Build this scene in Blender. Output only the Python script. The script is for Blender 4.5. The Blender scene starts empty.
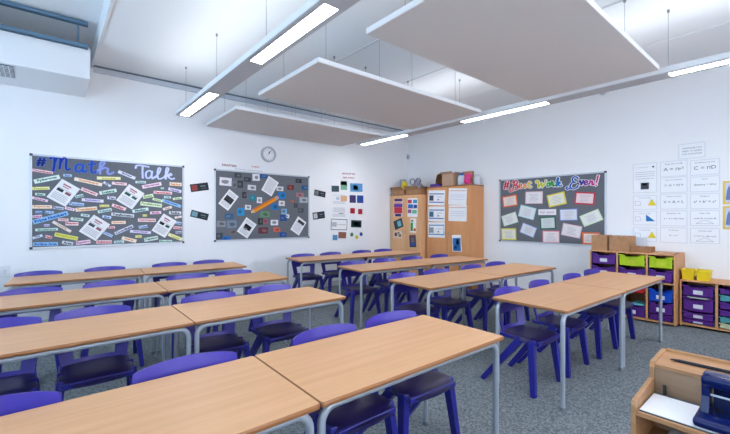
import bpy, bmesh, math, random
from mathutils import Vector, Matrix
random.seed(7)
PI = math.pi
S = bpy.context.scene
COL = S.collection
# ------------------------------------------------------------------ camera, sky, light, exposure
CAM_H = 1.40
TH = math.radians(49.94)
cd = bpy.data.cameras.new('camera'); cam = bpy.data.objects.new('camera', cd); COL.objects.link(cam)
cam.location = (0, 0, CAM_H); cam.rotation_euler = (PI/2, 0, -(PI/2 - TH))
cd.sensor_width = 36; cd.lens = 36*378/730; cd.clip_start = 0.05
S.camera = cam
S.view_settings.view_transform = 'Standard'; S.view_settings.look = 'None'
S.view_settings.gamma = 1; S.view_settings.use_curve_mapping = False
S.view_settings.exposure = 0.95
LX, WY, CZ = 6.65, 6.30, 3.45           # right wall, left (far) wall, ceiling
X0, Y0 = -2.3, -2.2                     # window wall, wall behind the camera
w = bpy.data.worlds.new('sky'); S.world = w; w.use_nodes = True
w.node_tree.nodes['Background'].inputs[0].default_value = (0.62, 0.78, 1, 1)
w.node_tree.nodes['Background'].inputs[1].default_value = 1.0
LIT, UPLIT = 15.5, 3.2                 # luminaire diffuser, uplight strip
def area(name, loc, rot, sx, sy, power, col):
    l = bpy.data.lights.new(name, 'AREA'); l.shape = 'RECTANGLE'; l.size = sx; l.size_y = sy; l.energy = power; l.color = col
    o = bpy.data.objects.new(name, l); COL.objects.link(o); o.location = loc; o.rotation_euler = rot
    return o
area('daylight_side', (X0-0.30, 2.6, 2.1), (0, -PI/2-.6, 0), 2.2, 6.4, 95, (0.56, 0.80, 1))
area('rear_fill', (2.4, Y0-0.25, 1.9), (PI/2, 0, 0), 6.4, 1.7, 140, (0.97, 0.96, 1))  # added fill for surfaces facing the camera, no known window there

# ------------------------------------------------------------------ materials
MATS = {}
def mat(name, col, rough=.5, spec=.5, metal=0, emit=0, trans=0, noise=None, bump=None):
    if name in MATS: return MATS[name]
    m = bpy.data.materials.new(name); m.use_nodes = True; nt = m.node_tree; b = nt.nodes['Principled BSDF']
    b.inputs['Base Color'].default_value = (*col, 1); b.inputs['Roughness'].default_value = rough
    b.inputs['Specular IOR Level'].default_value = spec; b.inputs['Metallic'].default_value = metal
    if emit: b.inputs['Emission Color'].default_value = (*col, 1); b.inputs['Emission Strength'].default_value = emit
    if trans: b.inputs['Transmission Weight'].default_value = trans
    if noise:                                  # (scale xyz, second colour, detail, low, high)
        sc, c2, det, lo, hi = noise
        tc = nt.nodes.new('ShaderNodeTexCoord'); mp = nt.nodes.new('ShaderNodeMapping'); mp.inputs['Scale'].default_value = sc
        n = nt.nodes.new('ShaderNodeTexNoise'); n.inputs['Scale'].default_value = 1; n.inputs['Detail'].default_value = det
        r = nt.nodes.new('ShaderNodeValToRGB'); r.color_ramp.elements[0].position = lo; r.color_ramp.elements[1].position = hi
        r.color_ramp.elements[0].color = (*col, 1); r.color_ramp.elements[1].color = (*c2, 1)
        nt.links.new(tc.outputs['Object'], mp.inputs[0]); nt.links.new(mp.outputs[0], n.inputs[0])
        nt.links.new(n.outputs[0], r.inputs[0]); nt.links.new(r.outputs[0], b.inputs['Base Color'])
        if bump:
            bp = nt.nodes.new('ShaderNodeBump'); bp.inputs['Strength'].default_value = bump; bp.inputs['Distance'].default_value = .004
            nt.links.new(n.outputs[0], bp.inputs['Height']); nt.links.new(bp.outputs[0], b.inputs['Normal'])
    MATS[name] = m; return m
def rgb(r, g, b):
    f = lambda c: (c/255/12.92) if c <= 10 else ((c/255+.055)/1.055)**2.4
    return (f(r), f(g), f(b))
M_WALL = mat('wall_paint', rgb(241, 242, 245), .85, .2, noise=((1.2, 1.2, 1.2), rgb(238, 239, 243), 2, .3, .7))
M_CEIL = mat('ceiling_paint', rgb(232, 233, 236), .9, .2)
M_FLOOR = mat('grey_carpet', rgb(93, 101, 107), 1, .1, noise=((75, 75, 75), rgb(140, 148, 153), 5, .36, .64), bump=.5)
M_WHITE = mat('white_plastic', rgb(226, 228, 232), .5, .3)
M_BEECH = mat('beech_laminate', rgb(217, 168, 125), .42, .4, noise=((1.6, 30, 30), rgb(206, 156, 111), 5, .3, .75))
M_EDGE = mat('oiled_edge', rgb(150, 98, 56), .4, .5)
M_STEEL = mat('silver_painted_steel', rgb(160, 169, 181), .35, .5, .15)
M_FOOT = mat('grey_ferrule', rgb(120, 126, 136), .6)
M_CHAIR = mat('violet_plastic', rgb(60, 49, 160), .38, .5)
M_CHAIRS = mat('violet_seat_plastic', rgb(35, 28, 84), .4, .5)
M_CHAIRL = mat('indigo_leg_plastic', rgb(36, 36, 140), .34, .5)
M_WOOD = mat('beech_cabinet', rgb(222, 160, 110), .5, .35, noise=((9, 9, 1.1), rgb(212, 147, 96), 4, .3, .7))
M_WOODF = mat('tray_unit_wood', rgb(218, 164, 118), .5, .35, noise=((9, 9, 1.1), rgb(206, 150, 104), 4, .3, .7))
M_PANEL = mat('acoustic_panel', rgb(222, 217, 217), .95, .1)
M_FELT = mat('grey_board_felt', rgb(112, 116, 124), .95, .1, noise=((60, 60, 60), rgb(105, 109, 117), 2, .3, .7))
M_ALU = mat('aluminium', rgb(196, 204, 214), .4, .5, .3)
M_DARK = mat('dark_plastic', rgb(40, 42, 48), .5)
M_PAPER = mat('white_paper', rgb(238, 239, 243), .8, .2)
M_INK = mat('ink_black', rgb(45, 46, 56), .8, .2)
M_GREYINK = mat('ink_grey', rgb(150, 154, 166), .8, .2)
M_CARD = mat('cardboard', rgb(184, 142, 108), .85, .2, noise=((14, 14, 14), rgb(170, 128, 94), 3, .3, .7))
M_STRUT = mat('steel_channel', rgb(96, 126, 150), .5, .5, .3)
M_LIT = mat('lit_diffuser', (.95, .975, 1), .5, emit=LIT)
M_UP = mat('lit_uplight', (.92, .965, 1), .5, emit=UPLIT)
M_GLASS = mat('window_glass', (.95, .98, 1), .02, .5, trans=1)
M_WIRE = mat('steel_wire', rgb(150, 154, 162), .4, .5, .5)
M_TRANSP = M_PAPER
def cmat(r, g, b, rough=.8):
    return mat('paint_%02x%02x%02x' % (r, g, b), rgb(r, g, b), rough, .25)

# ------------------------------------------------------------------ mesh helpers
class MB:
    def __init__(s): s.bm = bmesh.new()
    def quadbox(s, P):                      # 8 corners: bottom 4, top 4
        v = [s.bm.verts.new(p) for p in P]
        for f in ((3,2,1,0),(4,5,6,7),(0,1,5,4),(1,2,6,5),(2,3,7,6),(3,0,4,7)): s.bm.faces.new([v[i] for i in f])
        return v
    def box(s, x0, x1, y0, y1, z0, z1, bev=0, seg=2):
        v = s.quadbox([(x0,y0,z0),(x1,y0,z0),(x1,y1,z0),(x0,y1,z0),(x0,y0,z1),(x1,y0,z1),(x1,y1,z1),(x0,y1,z1)])
        if bev:
            ed = list({e for q in v for e in q.link_edges})
            bmesh.ops.bevel(s.bm, geom=ed, offset=bev, segments=seg, affect='EDGES', profile=.5)
        return s
    def prism(s, poly, fn, d0, d1):         # poly in 2D, fn(a,b,d)->3D
        A = [s.bm.verts.new(fn(a, b, d0)) for a, b in poly]; B = [s.bm.verts.new(fn(a, b, d1)) for a, b in poly]
        n = len(poly); s.bm.faces.new(A[::-1]); s.bm.faces.new(B)
        for i in range(n): s.bm.faces.new((A[i], A[(i+1)%n], B[(i+1)%n], B[i]))
        return s
    def tube(s, pts, r, seg=10, r1=None, sx=1):
        pts = [Vector(p) for p in pts]; n = len(pts); rings = []; up = None
        for i, p in enumerate(pts):
            t = (pts[min(i+1, n-1)] - pts[max(i-1, 0)]).normalized()
            if up is None: up = Vector((0, 0, 1)) if abs(t.z) < .9 else Vector((0, 1, 0))
            a = t.cross(up).normalized(); b = a.cross(t).normalized(); up = b
            rr = r if r1 is None else r + (r1-r)*i/(n-1)
            rings.append([s.bm.verts.new(p + (a*math.cos(2*PI*k/seg)*sx + b*math.sin(2*PI*k/seg))*rr) for k in range(seg)])
        for i in range(n-1):
            for k in range(seg):
                s.bm.faces.new((rings[i][k], rings[i][(k+1)%seg], rings[i+1][(k+1)%seg], rings[i+1][k]))
        s.bm.faces.new(rings[0][::-1]); s.bm.faces.new(rings[-1])
        return s
    def beam(s, p0, p1, w0, d0, w1, d1, side=(1,0,0), bev=.004):
        p0, p1 = Vector(p0), Vector(p1); t = (p1-p0).normalized(); a = Vector(side); a = (a - t*a.dot(t)).normalized(); b = t.cross(a)
        P = []
        for p, ww, dd in ((p0, w0, d0), (p1, w1, d1)):
            for sa, sb in ((-1,-1),(1,-1),(1,1),(-1,1)): P.append(p + a*sa*ww/2 + b*sb*dd/2)
        v = s.quadbox(P)
        if bev: bmesh.ops.bevel(s.bm, geom=list({e for q in v for e in q.link_edges}), offset=bev, segments=2, affect='EDGES', profile=.5)
        return s
    def disc(s, fn, a, b, r, d0, d1, n=20):
        return s.prism([(a + r*math.cos(2*PI*k/n), b + r*math.sin(2*PI*k/n)) for k in range(n)], fn, d0, d1)
    def grid(s, F):                         # F rows of points
        V = [[s.bm.verts.new(p) for p in r] for r in F]
        for i in range(len(V)-1):
            for j in range(len(V[0])-1): s.bm.faces.new((V[i][j], V[i][j+1], V[i+1][j+1], V[i+1][j]))
        return V
def wloc(o):
    return o.location + (wloc(o.parent) if o.parent else Vector((0, 0, 0)))
def obj(name, mb, m, parent=None, local=False, smooth=False):
    bm = mb.bm if isinstance(mb, MB) else mb
    bmesh.ops.recalc_face_normals(bm, faces=bm.faces)
    me = bpy.data.meshes.new(name)
    off = Vector((0, 0, 0))
    if not local:
        xs = [v.co for v in bm.verts]
        lo = Vector([min(c[i] for c in xs) for i in range(3)]); hi = Vector([max(c[i] for c in xs) for i in range(3)])
        off = Vector(((lo.x+hi.x)/2, (lo.y+hi.y)/2, lo.z))
        bmesh.ops.translate(bm, verts=bm.verts, vec=-off)
    bm.to_mesh(me); bm.free(); me.materials.append(m)
    if smooth:
        for p in me.polygons: p.use_smooth = True
        try: me.set_sharp_from_angle(angle=math.radians(40))
        except Exception: pass
    o = bpy.data.objects.new(name, me); COL.objects.link(o)
    if parent:
        o.parent = parent
        o.location = off if local else off - wloc(parent)
    else: o.location = off
    return o
def tag(o, label=None, cat=None, group=None, kind=None):
    if label: o['label'] = label
    if cat: o['category'] = cat
    if group: o['group'] = group
    if kind: o['kind'] = kind
    return o
def thing(name, label, cat, loc=(0, 0, 0), rz=0, group=None):
    o = bpy.data.objects.new(name, None); COL.objects.link(o); o.location = loc; o.rotation_euler = (0, 0, rz); o.empty_display_size = .1
    return tag(o, label, cat, group)
def struct(name, mb, m): return tag(obj(name, mb, m), kind='structure')
def copy_tree(o, parent=None):
    c = o.copy(); COL.objects.link(c)
    if parent: c.parent = parent
    for ch in [q for q in o.children]: copy_tree(ch, c)
    return c
# text -> 2D faces in a bmesh, fitted to a box, mapped by fn(a,b)
def text_bm(body, fn, ca, cb, wmax, h, ang=0, bm=None, d=0, bold=0):
    cu = bpy.data.curves.new('t', 'FONT'); cu.body = body; cu.size = 1; cu.resolution_u = 2; cu.offset = bold; cu.fill_mode = 'FRONT'
    to = bpy.data.objects.new('t', cu); me = to.to_mesh()
    vs = [v.co.copy() for v in me.vertices]; fs = [tuple(p.vertices) for p in me.polygons]
    to.to_mesh_clear(); bpy.data.objects.remove(to); bpy.data.curves.remove(cu)
    own = bm is None
    if own: bm = MB()
    if not vs: return bm
    x0 = min(v.x for v in vs); x1 = max(v.x for v in vs); y0 = min(v.y for v in vs); y1 = max(v.y for v in vs)
    sy = h/max(y1-y0, .01); sx = min(sy*1.15, wmax/max(x1-x0, .01)); c, s_ = math.cos(ang), math.sin(ang)
    V = []
    for v in vs:
        a = (v.x-(x0+x1)/2)*sx; b = (v.y-(y0+y1)/2)*sy
        V.append(bm.bm.verts.new(fn(ca + a*c - b*s_, cb + a*s_ + b*c, d)))
    for f in fs:
        try: bm.bm.faces.new([V[i] for i in f])
        except ValueError: pass
    return bm
# wall frames: (a to the viewer's right, b up, d off the wall)
def FW(a, b, d): return Vector((a, WY-d, b))
def frame_x(X): return lambda a, b, d: Vector((X-d, -a, b))
FR = frame_x(LX)
F_ = 378.0
def ray(u):
    X = (u-365)/F_; return (X*math.sin(TH) + math.cos(TH), -X*math.cos(TH) + math.sin(TH))
def on_w(u, v, off=0):                       # photo point -> place on the far left wall
    r = ray(u); s = (WY-off)/r[1]; return (r[0]*s, CAM_H - (v-217)/F_*s)
def on_x(u, v, X=LX):                        # photo point -> place on a plane x = X
    r = ray(u); s = X/r[0]; return (-r[1]*s, CAM_H - (v-217)/F_*s)
def rot_rect(ca, cb, w_, h, ang):
    c, s_ = math.cos(ang), math.sin(ang)
    return [(ca + x*c - y*s_, cb + x*s_ + y*c) for x, y in ((-w_/2,-h/2),(w_/2,-h/2),(w_/2,h/2),(-w_/2,h/2))]
def card(name, fn, ca, cb, w_, h, ang, m, d, label=None, cat=None, group=None, thick=.0015, parent=None):
    o = obj(name, MB().prism(rot_rect(ca, cb, w_, h, ang), fn, d, d+thick), m, parent)
    if label: tag(o, label, cat, group)
    return o
def fit4(P):                                 # 4 corners (tl,tr,br,bl) on a wall -> centre, size, angle
    ca = sum(p[0] for p in P)/4; cb = sum(p[1] for p in P)/4
    V = Vector((P[1][0]-P[0][0]+P[2][0]-P[3][0], P[1][1]-P[0][1]+P[2][1]-P[3][1]))/2
    U = Vector((P[0][0]-P[3][0]+P[1][0]-P[2][0], P[0][1]-P[3][1]+P[1][1]-P[2][1]))/2
    return ca, cb, V.length, U.length, math.atan2(V.y, V.x)

# ------------------------------------------------------------------ the setting
struct('floor', MB().box(X0, LX, Y0, WY, -.1, 0), M_FLOOR)
struct('ceiling', MB().box(.48, LX, Y0, WY, CZ, CZ+.4), M_CEIL)
soff = MB().box(X0, .48, Y0, WY, CZ+.205, CZ+.4)
struct('ceiling_raised', soff, M_CEIL)
struct('trim_1', MB().box(.455, .479, Y0, WY, CZ-.02, CZ+.205), M_WHITE)
struct('wall_far', MB().box(X0, LX+.2, WY, WY+.2, 0, CZ+.4), M_WALL)
struct('wall_right', MB().box(LX, LX+.2, Y0, WY, 0, CZ+.4), M_WALL)
def wall_with_window(name, fn, L0, L1, w0, w1, z0, z1):
    mb = MB()
    for a0, a1, b0, b1 in ((L0, w0, 0, CZ+.4), (w1, L1, 0, CZ+.4), (w0, w1, 0, z0), (w0, w1, z1, CZ+.4)):
        mb.prism([(a0,b0),(a1,b0),(a1,b1),(a0,b1)], fn, -.2, 0)
    return struct(name, mb, M_WALL)
FL = lambda a, b, d: Vector((X0+d, a, b))
FB = lambda a, b, d: Vector((a, Y0+d, b))
wall_with_window('wall_left', FL, Y0-.2, WY+.2, -1.0, 5.8, 1.0, 3.5)
wall_with_window('wall_rear', FB, X0, LX+.2, -.8, 5.6, 1.0, 2.8)  # rear opening is made up to let the fill light in
for n, fn, w0, w1, wt in ((1, FL, -1.0, 5.8, 3.5), (2, FB, -.8, 5.6, 2.8)):  # second window is made up, only there for the rear fill
    win = bpy.data.objects.new('window_%d' % n, None); COL.objects.link(win); win.location = fn(w0, 1.0, 0); tag(win, kind='structure')
    fr = MB(); k = 4; st = (w1-w0)/k
    for i in range(k+1):
        a = w0 + i*st; fr.prism([(a-.03,1.0),(a+.03,1.0),(a+.03,wt),(a-.03,wt)], fn, -.14, -.06)
    for b in (1.0, wt-.5, wt): fr.prism([(w0,b-.03),(w1,b-.03),(w1,b+.03),(w0,b+.03)], fn, -.14, -.06)
    obj('window_frame', fr, M_WHITE, win)
    obj('window_pane', MB().prism([(w0,1.0),(w1,1.0),(w1,wt),(w0,wt)], fn, -.102, -.098), M_GLASS, win)
struct('baseboard_far', MB().box(X0, LX, WY-.018, WY, 0, .1, .004), cmat(200, 204, 210))
struct('baseboard_right', MB().box(LX-.018, LX, Y0, WY-.02, 0, .1, .004), cmat(200, 204, 210))
# grey trunking along the top of the far wall, ceiling joint strips
struct('trim_2', MB().box(.48, LX, WY-.05, WY, CZ-.02, CZ-.001), cmat(104, 116, 132))  # dark strip painted for the shadow in the gap above the trunking
struct('trim_3', MB().box(.48, LX, WY-.035, WY, CZ-.085, CZ-.02), cmat(196, 202, 212))
for k, x in enumerate((2.93, 4.17, 5.5)):
    struct('trim_%d' % (4+k), MB().box(x-.012, x+.012, Y0, WY, CZ-.006, CZ-.0005), M_WHITE if k == 2 else cmat(206, 208, 214))

# ------------------------------------------------------------------ air unit and channels, top left
ac = thing('air_conditioner', 'white boxed air conditioning unit hung high on the far wall at left', 'air conditioner', (-.5, 5.85, 3.0))
obj('casing', MB().box(-1.6, .385, 5.42, WY-.004, 3.0, 3.36, .006), M_WHITE, ac)
g = MB().box(-.95, -.28, 5.47, 5.90, 2.990, 2.999)
obj('grille', g, mat('grille_dark', rgb(40, 60, 80), .6), ac)
g = MB()
for i in range(16): g.box(-.948+i*.042, -.942+i*.042, 5.472, 5.898, 2.986, 2.990)
for i in range(10): g.box(-.948, -.282, 5.474+i*.046, 5.480+i*.046, 2.985, 2.9895)
obj('grille_bars', g, M_WHITE, ac)
def channel(name, y, z, label):
    c = MB()
    for a, b, c0, c1 in ((0, .045, 0, .006), (0, .006, 0, .045), (.039, .045, 0, .045)): c.box(-1.6, .36, y+a, y+b, z+c0, z+c1)
    o = obj(name, c, M_STRUT); return tag(o, label, 'steel channel')
channel('steel_channel', 5.38, 3.595, 'upper grey steel channel under the raised ceiling at top left')
channel('steel_channel', 5.36, 3.33, 'lower grey steel channel along the top edge of the air unit')
for x in (.27, -.6):
    hr = obj('hanger_rod', MB().tube([(x, 5.40, 3.34), (x, 5.40, 3.62)], .008, 8), M_STRUT)
    tag(hr, 'thin vertical rod joining the two steel channels' + (' near their right end' if x > 0 else ' out towards the left'), 'rod')

# ------------------------------------------------------------------ luminaires and ceiling rafts
def luminaire(xc, y1, segs, label, z=2.80, uws=()):
    L = thing('linear_light', label, 'ceiling light', (xc, 1.5, z), 0, 'suspended linear lights')
    y0 = -1.5; hw = .10
    obj('housing', MB().box(xc-hw, xc+hw, y0, y1, z+.008, z+.062, .004), M_WHITE, L)
    tr = MB()
    ys = [y0] + [v for s in segs for v in s] + [y1]
    obj_list = []
    for i in range(0, len(ys), 2):
        if ys[i+1]-ys[i] > .01: tr.box(xc-hw, xc+hw, ys[i], ys[i+1], z, z+.008)
    for a, b in segs:
        tr.box(xc-hw, xc-.056, a, b, z, z+.008); tr.box(xc+.056, xc+hw, a, b, z, z+.008)
        obj('diffuser', MB().box(xc-.055, xc+.055, a+.002, b-.002, z+.002, z+.0075), M_LIT, L)
    obj('uplight_lens', MB().box(xc-.07, xc+.07, y0+.05, y1-.05, z+.062, z+.066), M_UP, L)
    obj('bottom_plate', tr, cmat(196, 196, 202), L)
    for wy in uws:
        wr = MB().tube([(xc, wy, z+.062), (xc, wy, CZ-.003)], .0022, 6)
        wr.tube([(xc, wy, z+.06), (xc, wy, z+.10)], .007, 8); wr.tube([(xc, wy, CZ-.03), (xc, wy, CZ-.003)], .011, 8)
        obj('suspension_wire', wr, M_WIRE, L)
    return L
luminaire(1.45, 5.66, [(-.35, .9), (2.07, 3.26), (4.40, 5.60)], 'long white suspended linear light with two lit lengths, left of the ceiling rafts', 2.80, (.2, 1.0, 3.05, 4.30, 5.52))
luminaire(4.70, 5.72, [(-.35, .92), (2.11, 3.35), (4.50, 5.66)], 'long white suspended linear light near the right wall, right of the ceiling rafts', 2.80, (.93, 3.4, 5.5))
def raft(y0, y1, label, x0=1.87, x1=4.46):
    R = thing('ceiling_raft', label, 'ceiling panel', ((x0+x1)/2, (y0+y1)/2, 2.80), 0, 'suspended acoustic rafts')
    obj('raft_face', MB().box(x0+.002, x1-.002, y0+.002, y1-.002, 2.80, 2.806), M_PANEL, R)
    obj('raft_body', MB().box(x0, x1, y0, y1, 2.806, 2.845, .003), M_WHITE, R)
    for x in (x0+.22, x0+.93, x0+1.45, x1-.3):
        for y in (y0+.2, y1-.2):
            wr = MB().tube([(x, y, 2.845), (x, y, CZ-.003)], .002, 6).tube([(x, y, CZ-.03), (x, y, CZ-.003)], .012, 8).tube([(x, y, 2.845), (x, y, 2.86)], .012, 8)
            obj('suspension_wire', wr, M_WIRE, R)
raft(.95, 2.21, 'large grey suspended ceiling raft nearest the camera, top right')
raft(2.88, 4.14, 'middle grey suspended ceiling raft beside the long left light')
raft(4.82, 6.04, 'farthest grey suspended ceiling raft, above the far wall boards')

# ------------------------------------------------------------------ tables
TL, TD, THT = 1.213, .61, .73
def rounded(x0, x1, y0, y1, r, n=4):
    P = []
    for cx, cy, a0 in ((x1-r, y0+r, -90), (x1-r, y1-r, 0), (x0+r, y1-r, 90), (x0+r, y0+r, 180)):
        for k in range(n+1):
            a = math.radians(a0 + 90*k/n); P.append((cx + r*math.cos(a), cy + r*math.sin(a)))
    return P
def make_table():
    t = thing('classroom_table', 'x', 'table')
    P = rounded(.004, TL-.004, .004, TD-.004, .012)
    obj('tabletop', MB().prism(P, lambda a, b, d: Vector((a, b, d)), THT-.02, THT), M_BEECH, t, True)
    e = MB(); rings = []
    for off, z in ((-.002, THT-.0225), (.0035, THT-.019), (.0055, THT-.011), (.0035, THT-.0035), (.0, THT-.0006), (-.004, THT-.0003), (-.004, THT-.0225)):
        rings.append([e.bm.verts.new((a, b, z)) for a, b in rounded(.004-off, TL-.004+off, .004-off, TD-.004+off, .012+off)])
    n = len(rings[0])
    for i in range(len(rings)):
        A, B = rings[i], rings[(i+1) % len(rings)]
        for k in range(n): e.bm.faces.new((A[k], A[(k+1)%n], B[(k+1)%n], B[k]))
    obj('edge_band', e, M_EDGE, t, True, True)
    zr = THT-.024-.016; r = .016; R = .06
    for y in (.042, TD-.042):
        for x, sg in ((.024, 1), (TL-.024, -1)):
            pts = [(x, y, .02), (x, y, zr-R)] + [(x + sg*R*(1-math.cos(a)), y, zr-R + R*math.sin(a)) for a in [PI/2*k/6 for k in range(1, 7)]] + [(x+sg*(R+.1), y, zr)]
            lg = obj('leg', MB().tube(pts, r, 12), M_STEEL, t, True, True)
            obj('foot', MB().tube([(x, y, 0), (x, y, .025)], r+.003, 12), M_FOOT, lg, True, True)
        obj('rail', MB().tube([(.026+R+.09, y, zr), (TL-.026-R-.09, y, zr)], r*.98, 12), M_STEEL, t, True, True)
    for x in (.2, TL-.2):
        obj('cross_rail', MB().box(x-.012, x+.012, .06, TD-.06, zr-.008, zr+.013), M_STEEL, t, True)
    return t
SEATS = {  # row: ((left table), (right table)) as x, y, degrees; chairs as x, y
 'L1': ([(-.458, 1.159, -.9), (.757, 1.140, -.9)], [(-.17, 1.83), (.48, 1.82), (1.2, 1.81), (1.71, 1.805)]),
 'L2': ([(-.496, 2.542, -.2), (.720, 2.540, -.2)], [(-.24, 3.23), (.25, 3.23), (1.02, 3.23), (1.55, 3.23)]),
 'L3': ([(-.376, 3.815, -1.6), (.839, 3.781, -1.6)], [(-.10, 4.47), (.47, 4.46), (1.18, 4.44), (1.68, 4.43)]),
 'L4': ([(-.330, 5.150, -3.6), (.884, 5.075, -3.6)], [(-.07, 5.80), (.56, 5.77), (1.29, 5.73), (1.8, 5.70)]),
 'R1': ([(2.828, 1.130, -1.6), (4.045, 1.096, -1.6)], [(3.115, 1.792), (3.69, 1.782), (4.405, 1.757), (4.95, 1.745)]),
 'R2': ([(2.755, 2.330, -3.6), (3.974, 2.270, -3.0)], [(3.02, 2.985), (3.57, 2.955), (4.24, 2.925), (4.78, 2.90)]),
 'R3': ([(2.975, 3.605, -5.9), (4.188, 3.480, -5.9)], [(3.31, 4.24), (3.88, 4.19), (4.42, 4.14), (5.02, 4.08)]),
 'R4': ([(2.940, 5.005, -6.2), (4.153, 4.874, -6.2)], [(3.33, 5.63), (3.86, 5.58), (4.53, 5.52), (5.03, 5.47)])}
ROWN = {'1': 'front', '2': 'second', '3': 'third', '4': 'back'}
ORD = ['first', 'second', 'third', 'fourth']
proto_t = make_table(); first = True
for key, (tb, ch) in SEATS.items():
    for i, (x, y, a) in enumerate(tb):
        t = proto_t if first else copy_tree(proto_t); first = False
        t.location = (x, y, 0); t.rotation_euler = (0, 0, math.radians(a))
        tag(t, 'beech topped table, %s of the pair in the %s row, %s block' % (('left', 'right')[i], ROWN[key[1]], 'left' if key[0] == 'L' else 'right'), 'table', 'classroom tables')

# ------------------------------------------------------------------ chairs (origin on the floor under the backrest top, front towards -y)
def make_chair():
    c = thing('school_chair', 'x', 'chair')
    ss = [-1, -.93, -.78, -.62, -.45, -.25, 0, .25, .45, .62, .78, .93, 1]
    def hw(z):
        K = ((.40, .180), (.46, .182), (.56, .198), (.64, .208), (.72, .211), (.80, .208))
        for (z0, w0), (z1, w1) in zip(K, K[1:]):
            if z <= z1: return w0 + (w1-w0)*(z-z0)/(z1-z0)
        return .208
    def yy(z, s): return -.075 + .075*max(0, min(1, (z-.41)/.38))**.85 - .045*s*s
    def pt(z, s): return (s*hw(z), yy(z, s), z)
    rows = [[pt(z, s) for s in ss] for z in (.405, .43, .458)]
    rows.append([pt(.562, s) for s in ss])
    for t in (.2, .4, .6, .8, .92, 1):
        rows.append([pt(.562 + (.777 - .014*s*s - .007*abs(s)**14 - .562)*t, s*(1-.006*max(0, t-.8)*5*abs(s)**6)) for s in ss])
    mb = MB(); V = mb.grid(rows)
    kill = [f for f in mb.bm.faces if .458 < f.calc_center_median().z < .562 and abs(f.calc_center_median().x) < .125]
    bmesh.ops.delete(mb.bm, geom=kill, context='FACES')
    bmesh.ops.recalc_face_normals(mb.bm, faces=mb.bm.faces)
    bmesh.ops.solidify(mb.bm, geom=mb.bm.faces[:], thickness=.011)
    obj('backrest', mb, M_CHAIR, c, True, True)
    mb = MB(); rows = []
    for ty in [0, .06, .15, .3, .5, .7, .85, .95, 1]:
        y = -.055 - .375*ty; wv = .186 + .022*min(1, ty*1.6) - .03*max(0, (ty-.8)/.2)**2
        r = []
        for s in ss:
            z = .437 - .014*(1-s*s)*(1-abs(ty-.4)*1.4) - .03*max(0, (ty-.78)/.22)**2
            if abs(s) == 1: z -= .028
            elif abs(s) > .9: z -= .006
            r.append((s*wv, y + .02*s*s*max(0, (ty-.7)/.3), z))
        rows.append(r)
    rows.append([(p[0]*.99, p[1]+.006, p[2]-.022) for p in rows[-1]])
    V = mb.grid(rows); bmesh.ops.recalc_face_normals(mb.bm, faces=mb.bm.faces)
    bmesh.ops.solidify(mb.bm, geom=mb.bm.faces[:], thickness=.010)
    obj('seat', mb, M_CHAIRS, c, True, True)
    for sg in (-1, 1):
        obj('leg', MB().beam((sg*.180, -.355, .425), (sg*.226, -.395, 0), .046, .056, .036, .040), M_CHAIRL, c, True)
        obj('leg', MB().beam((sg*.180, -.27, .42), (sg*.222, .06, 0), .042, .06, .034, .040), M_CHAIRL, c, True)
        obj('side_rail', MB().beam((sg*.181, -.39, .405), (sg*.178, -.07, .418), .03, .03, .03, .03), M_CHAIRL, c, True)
    obj('front_rail', MB().beam((-.185, -.405, .402), (.185, -.405, .402), .03, .022, .03, .022, (0, 0, 1)), M_CHAIRL, c, True)
    return c
proto_c = make_chair(); first = True
for key, (tb, ch) in SEATS.items():
    for i, (x, y) in enumerate(ch):
        c = proto_c if first else copy_tree(proto_c); first = False
        c.location = (x, y, 0); c.rotation_euler = (0, 0, math.radians(tb[i//2][2] + random.uniform(-3, 3)))
        tag(c, 'violet plastic chair, %s from left, %s row of the %s table block' % (ORD[i], ROWN[key[1]], 'left' if key[0] == 'L' else 'right'), 'chair', 'violet school chairs')

# ------------------------------------------------------------------ boards
def board(name, fn, P, label):
    ca, cb, w_, h, _ = fit4(P)
    b = thing(name, label, 'notice board', fn(ca, cb-h/2, 0))
    obj('felt', MB().prism(rot_rect(ca, cb, w_-.02, h-.02, 0), fn, .004, .012), M_FELT, b)
    f = MB(); x0, x1, y0, y1 = ca-w_/2, ca+w_/2, cb-h/2, cb+h/2; k = .022
    for a0, a1, b0, b1 in ((x0, x1, y0, y0+k), (x0, x1, y1-k, y1), (x0, x0+k, y0+k, y1-k), (x1-k, x1, y0+k, y1-k)):
        f.prism([(a0,b0),(a1,b0),(a1,b1),(a0,b1)], fn, .001, .02)
    obj('frame', f, M_ALU, b)
    for a in (x0, x1):
        for bb in (y0, y1):
            sa = .012 if a == x0 else -.012; sb = .012 if bb == y0 else -.012
            obj('corner_cap', MB().prism(rot_rect(a+sa, bb+sb, .03, .03, 0), fn, .0005, .023), M_DARK, b)
    return ca, cb, w_, h
BM = board('notice_board', FW, [on_w(30, 153.1), on_w(184, 166.5), on_w(183.6, 243.4), on_w(29.6, 248.6)], 'grey felt board covered in maths word strips, left on the far wall')
BS = board('notice_board', FW, [on_w(214, 168.5), on_w(309, 176.8), on_w(308.6, 237.6), on_w(214, 242)], 'grey felt board with a big orange pencil and photos, right on the far wall')
BB = board('notice_board', FR, [on_x(500, 179.4), on_x(606.6, 171.6), on_x(606.6, 247.4), on_x(499.6, 240.6)], 'grey felt board of framed pupil work on the right wall')

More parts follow.
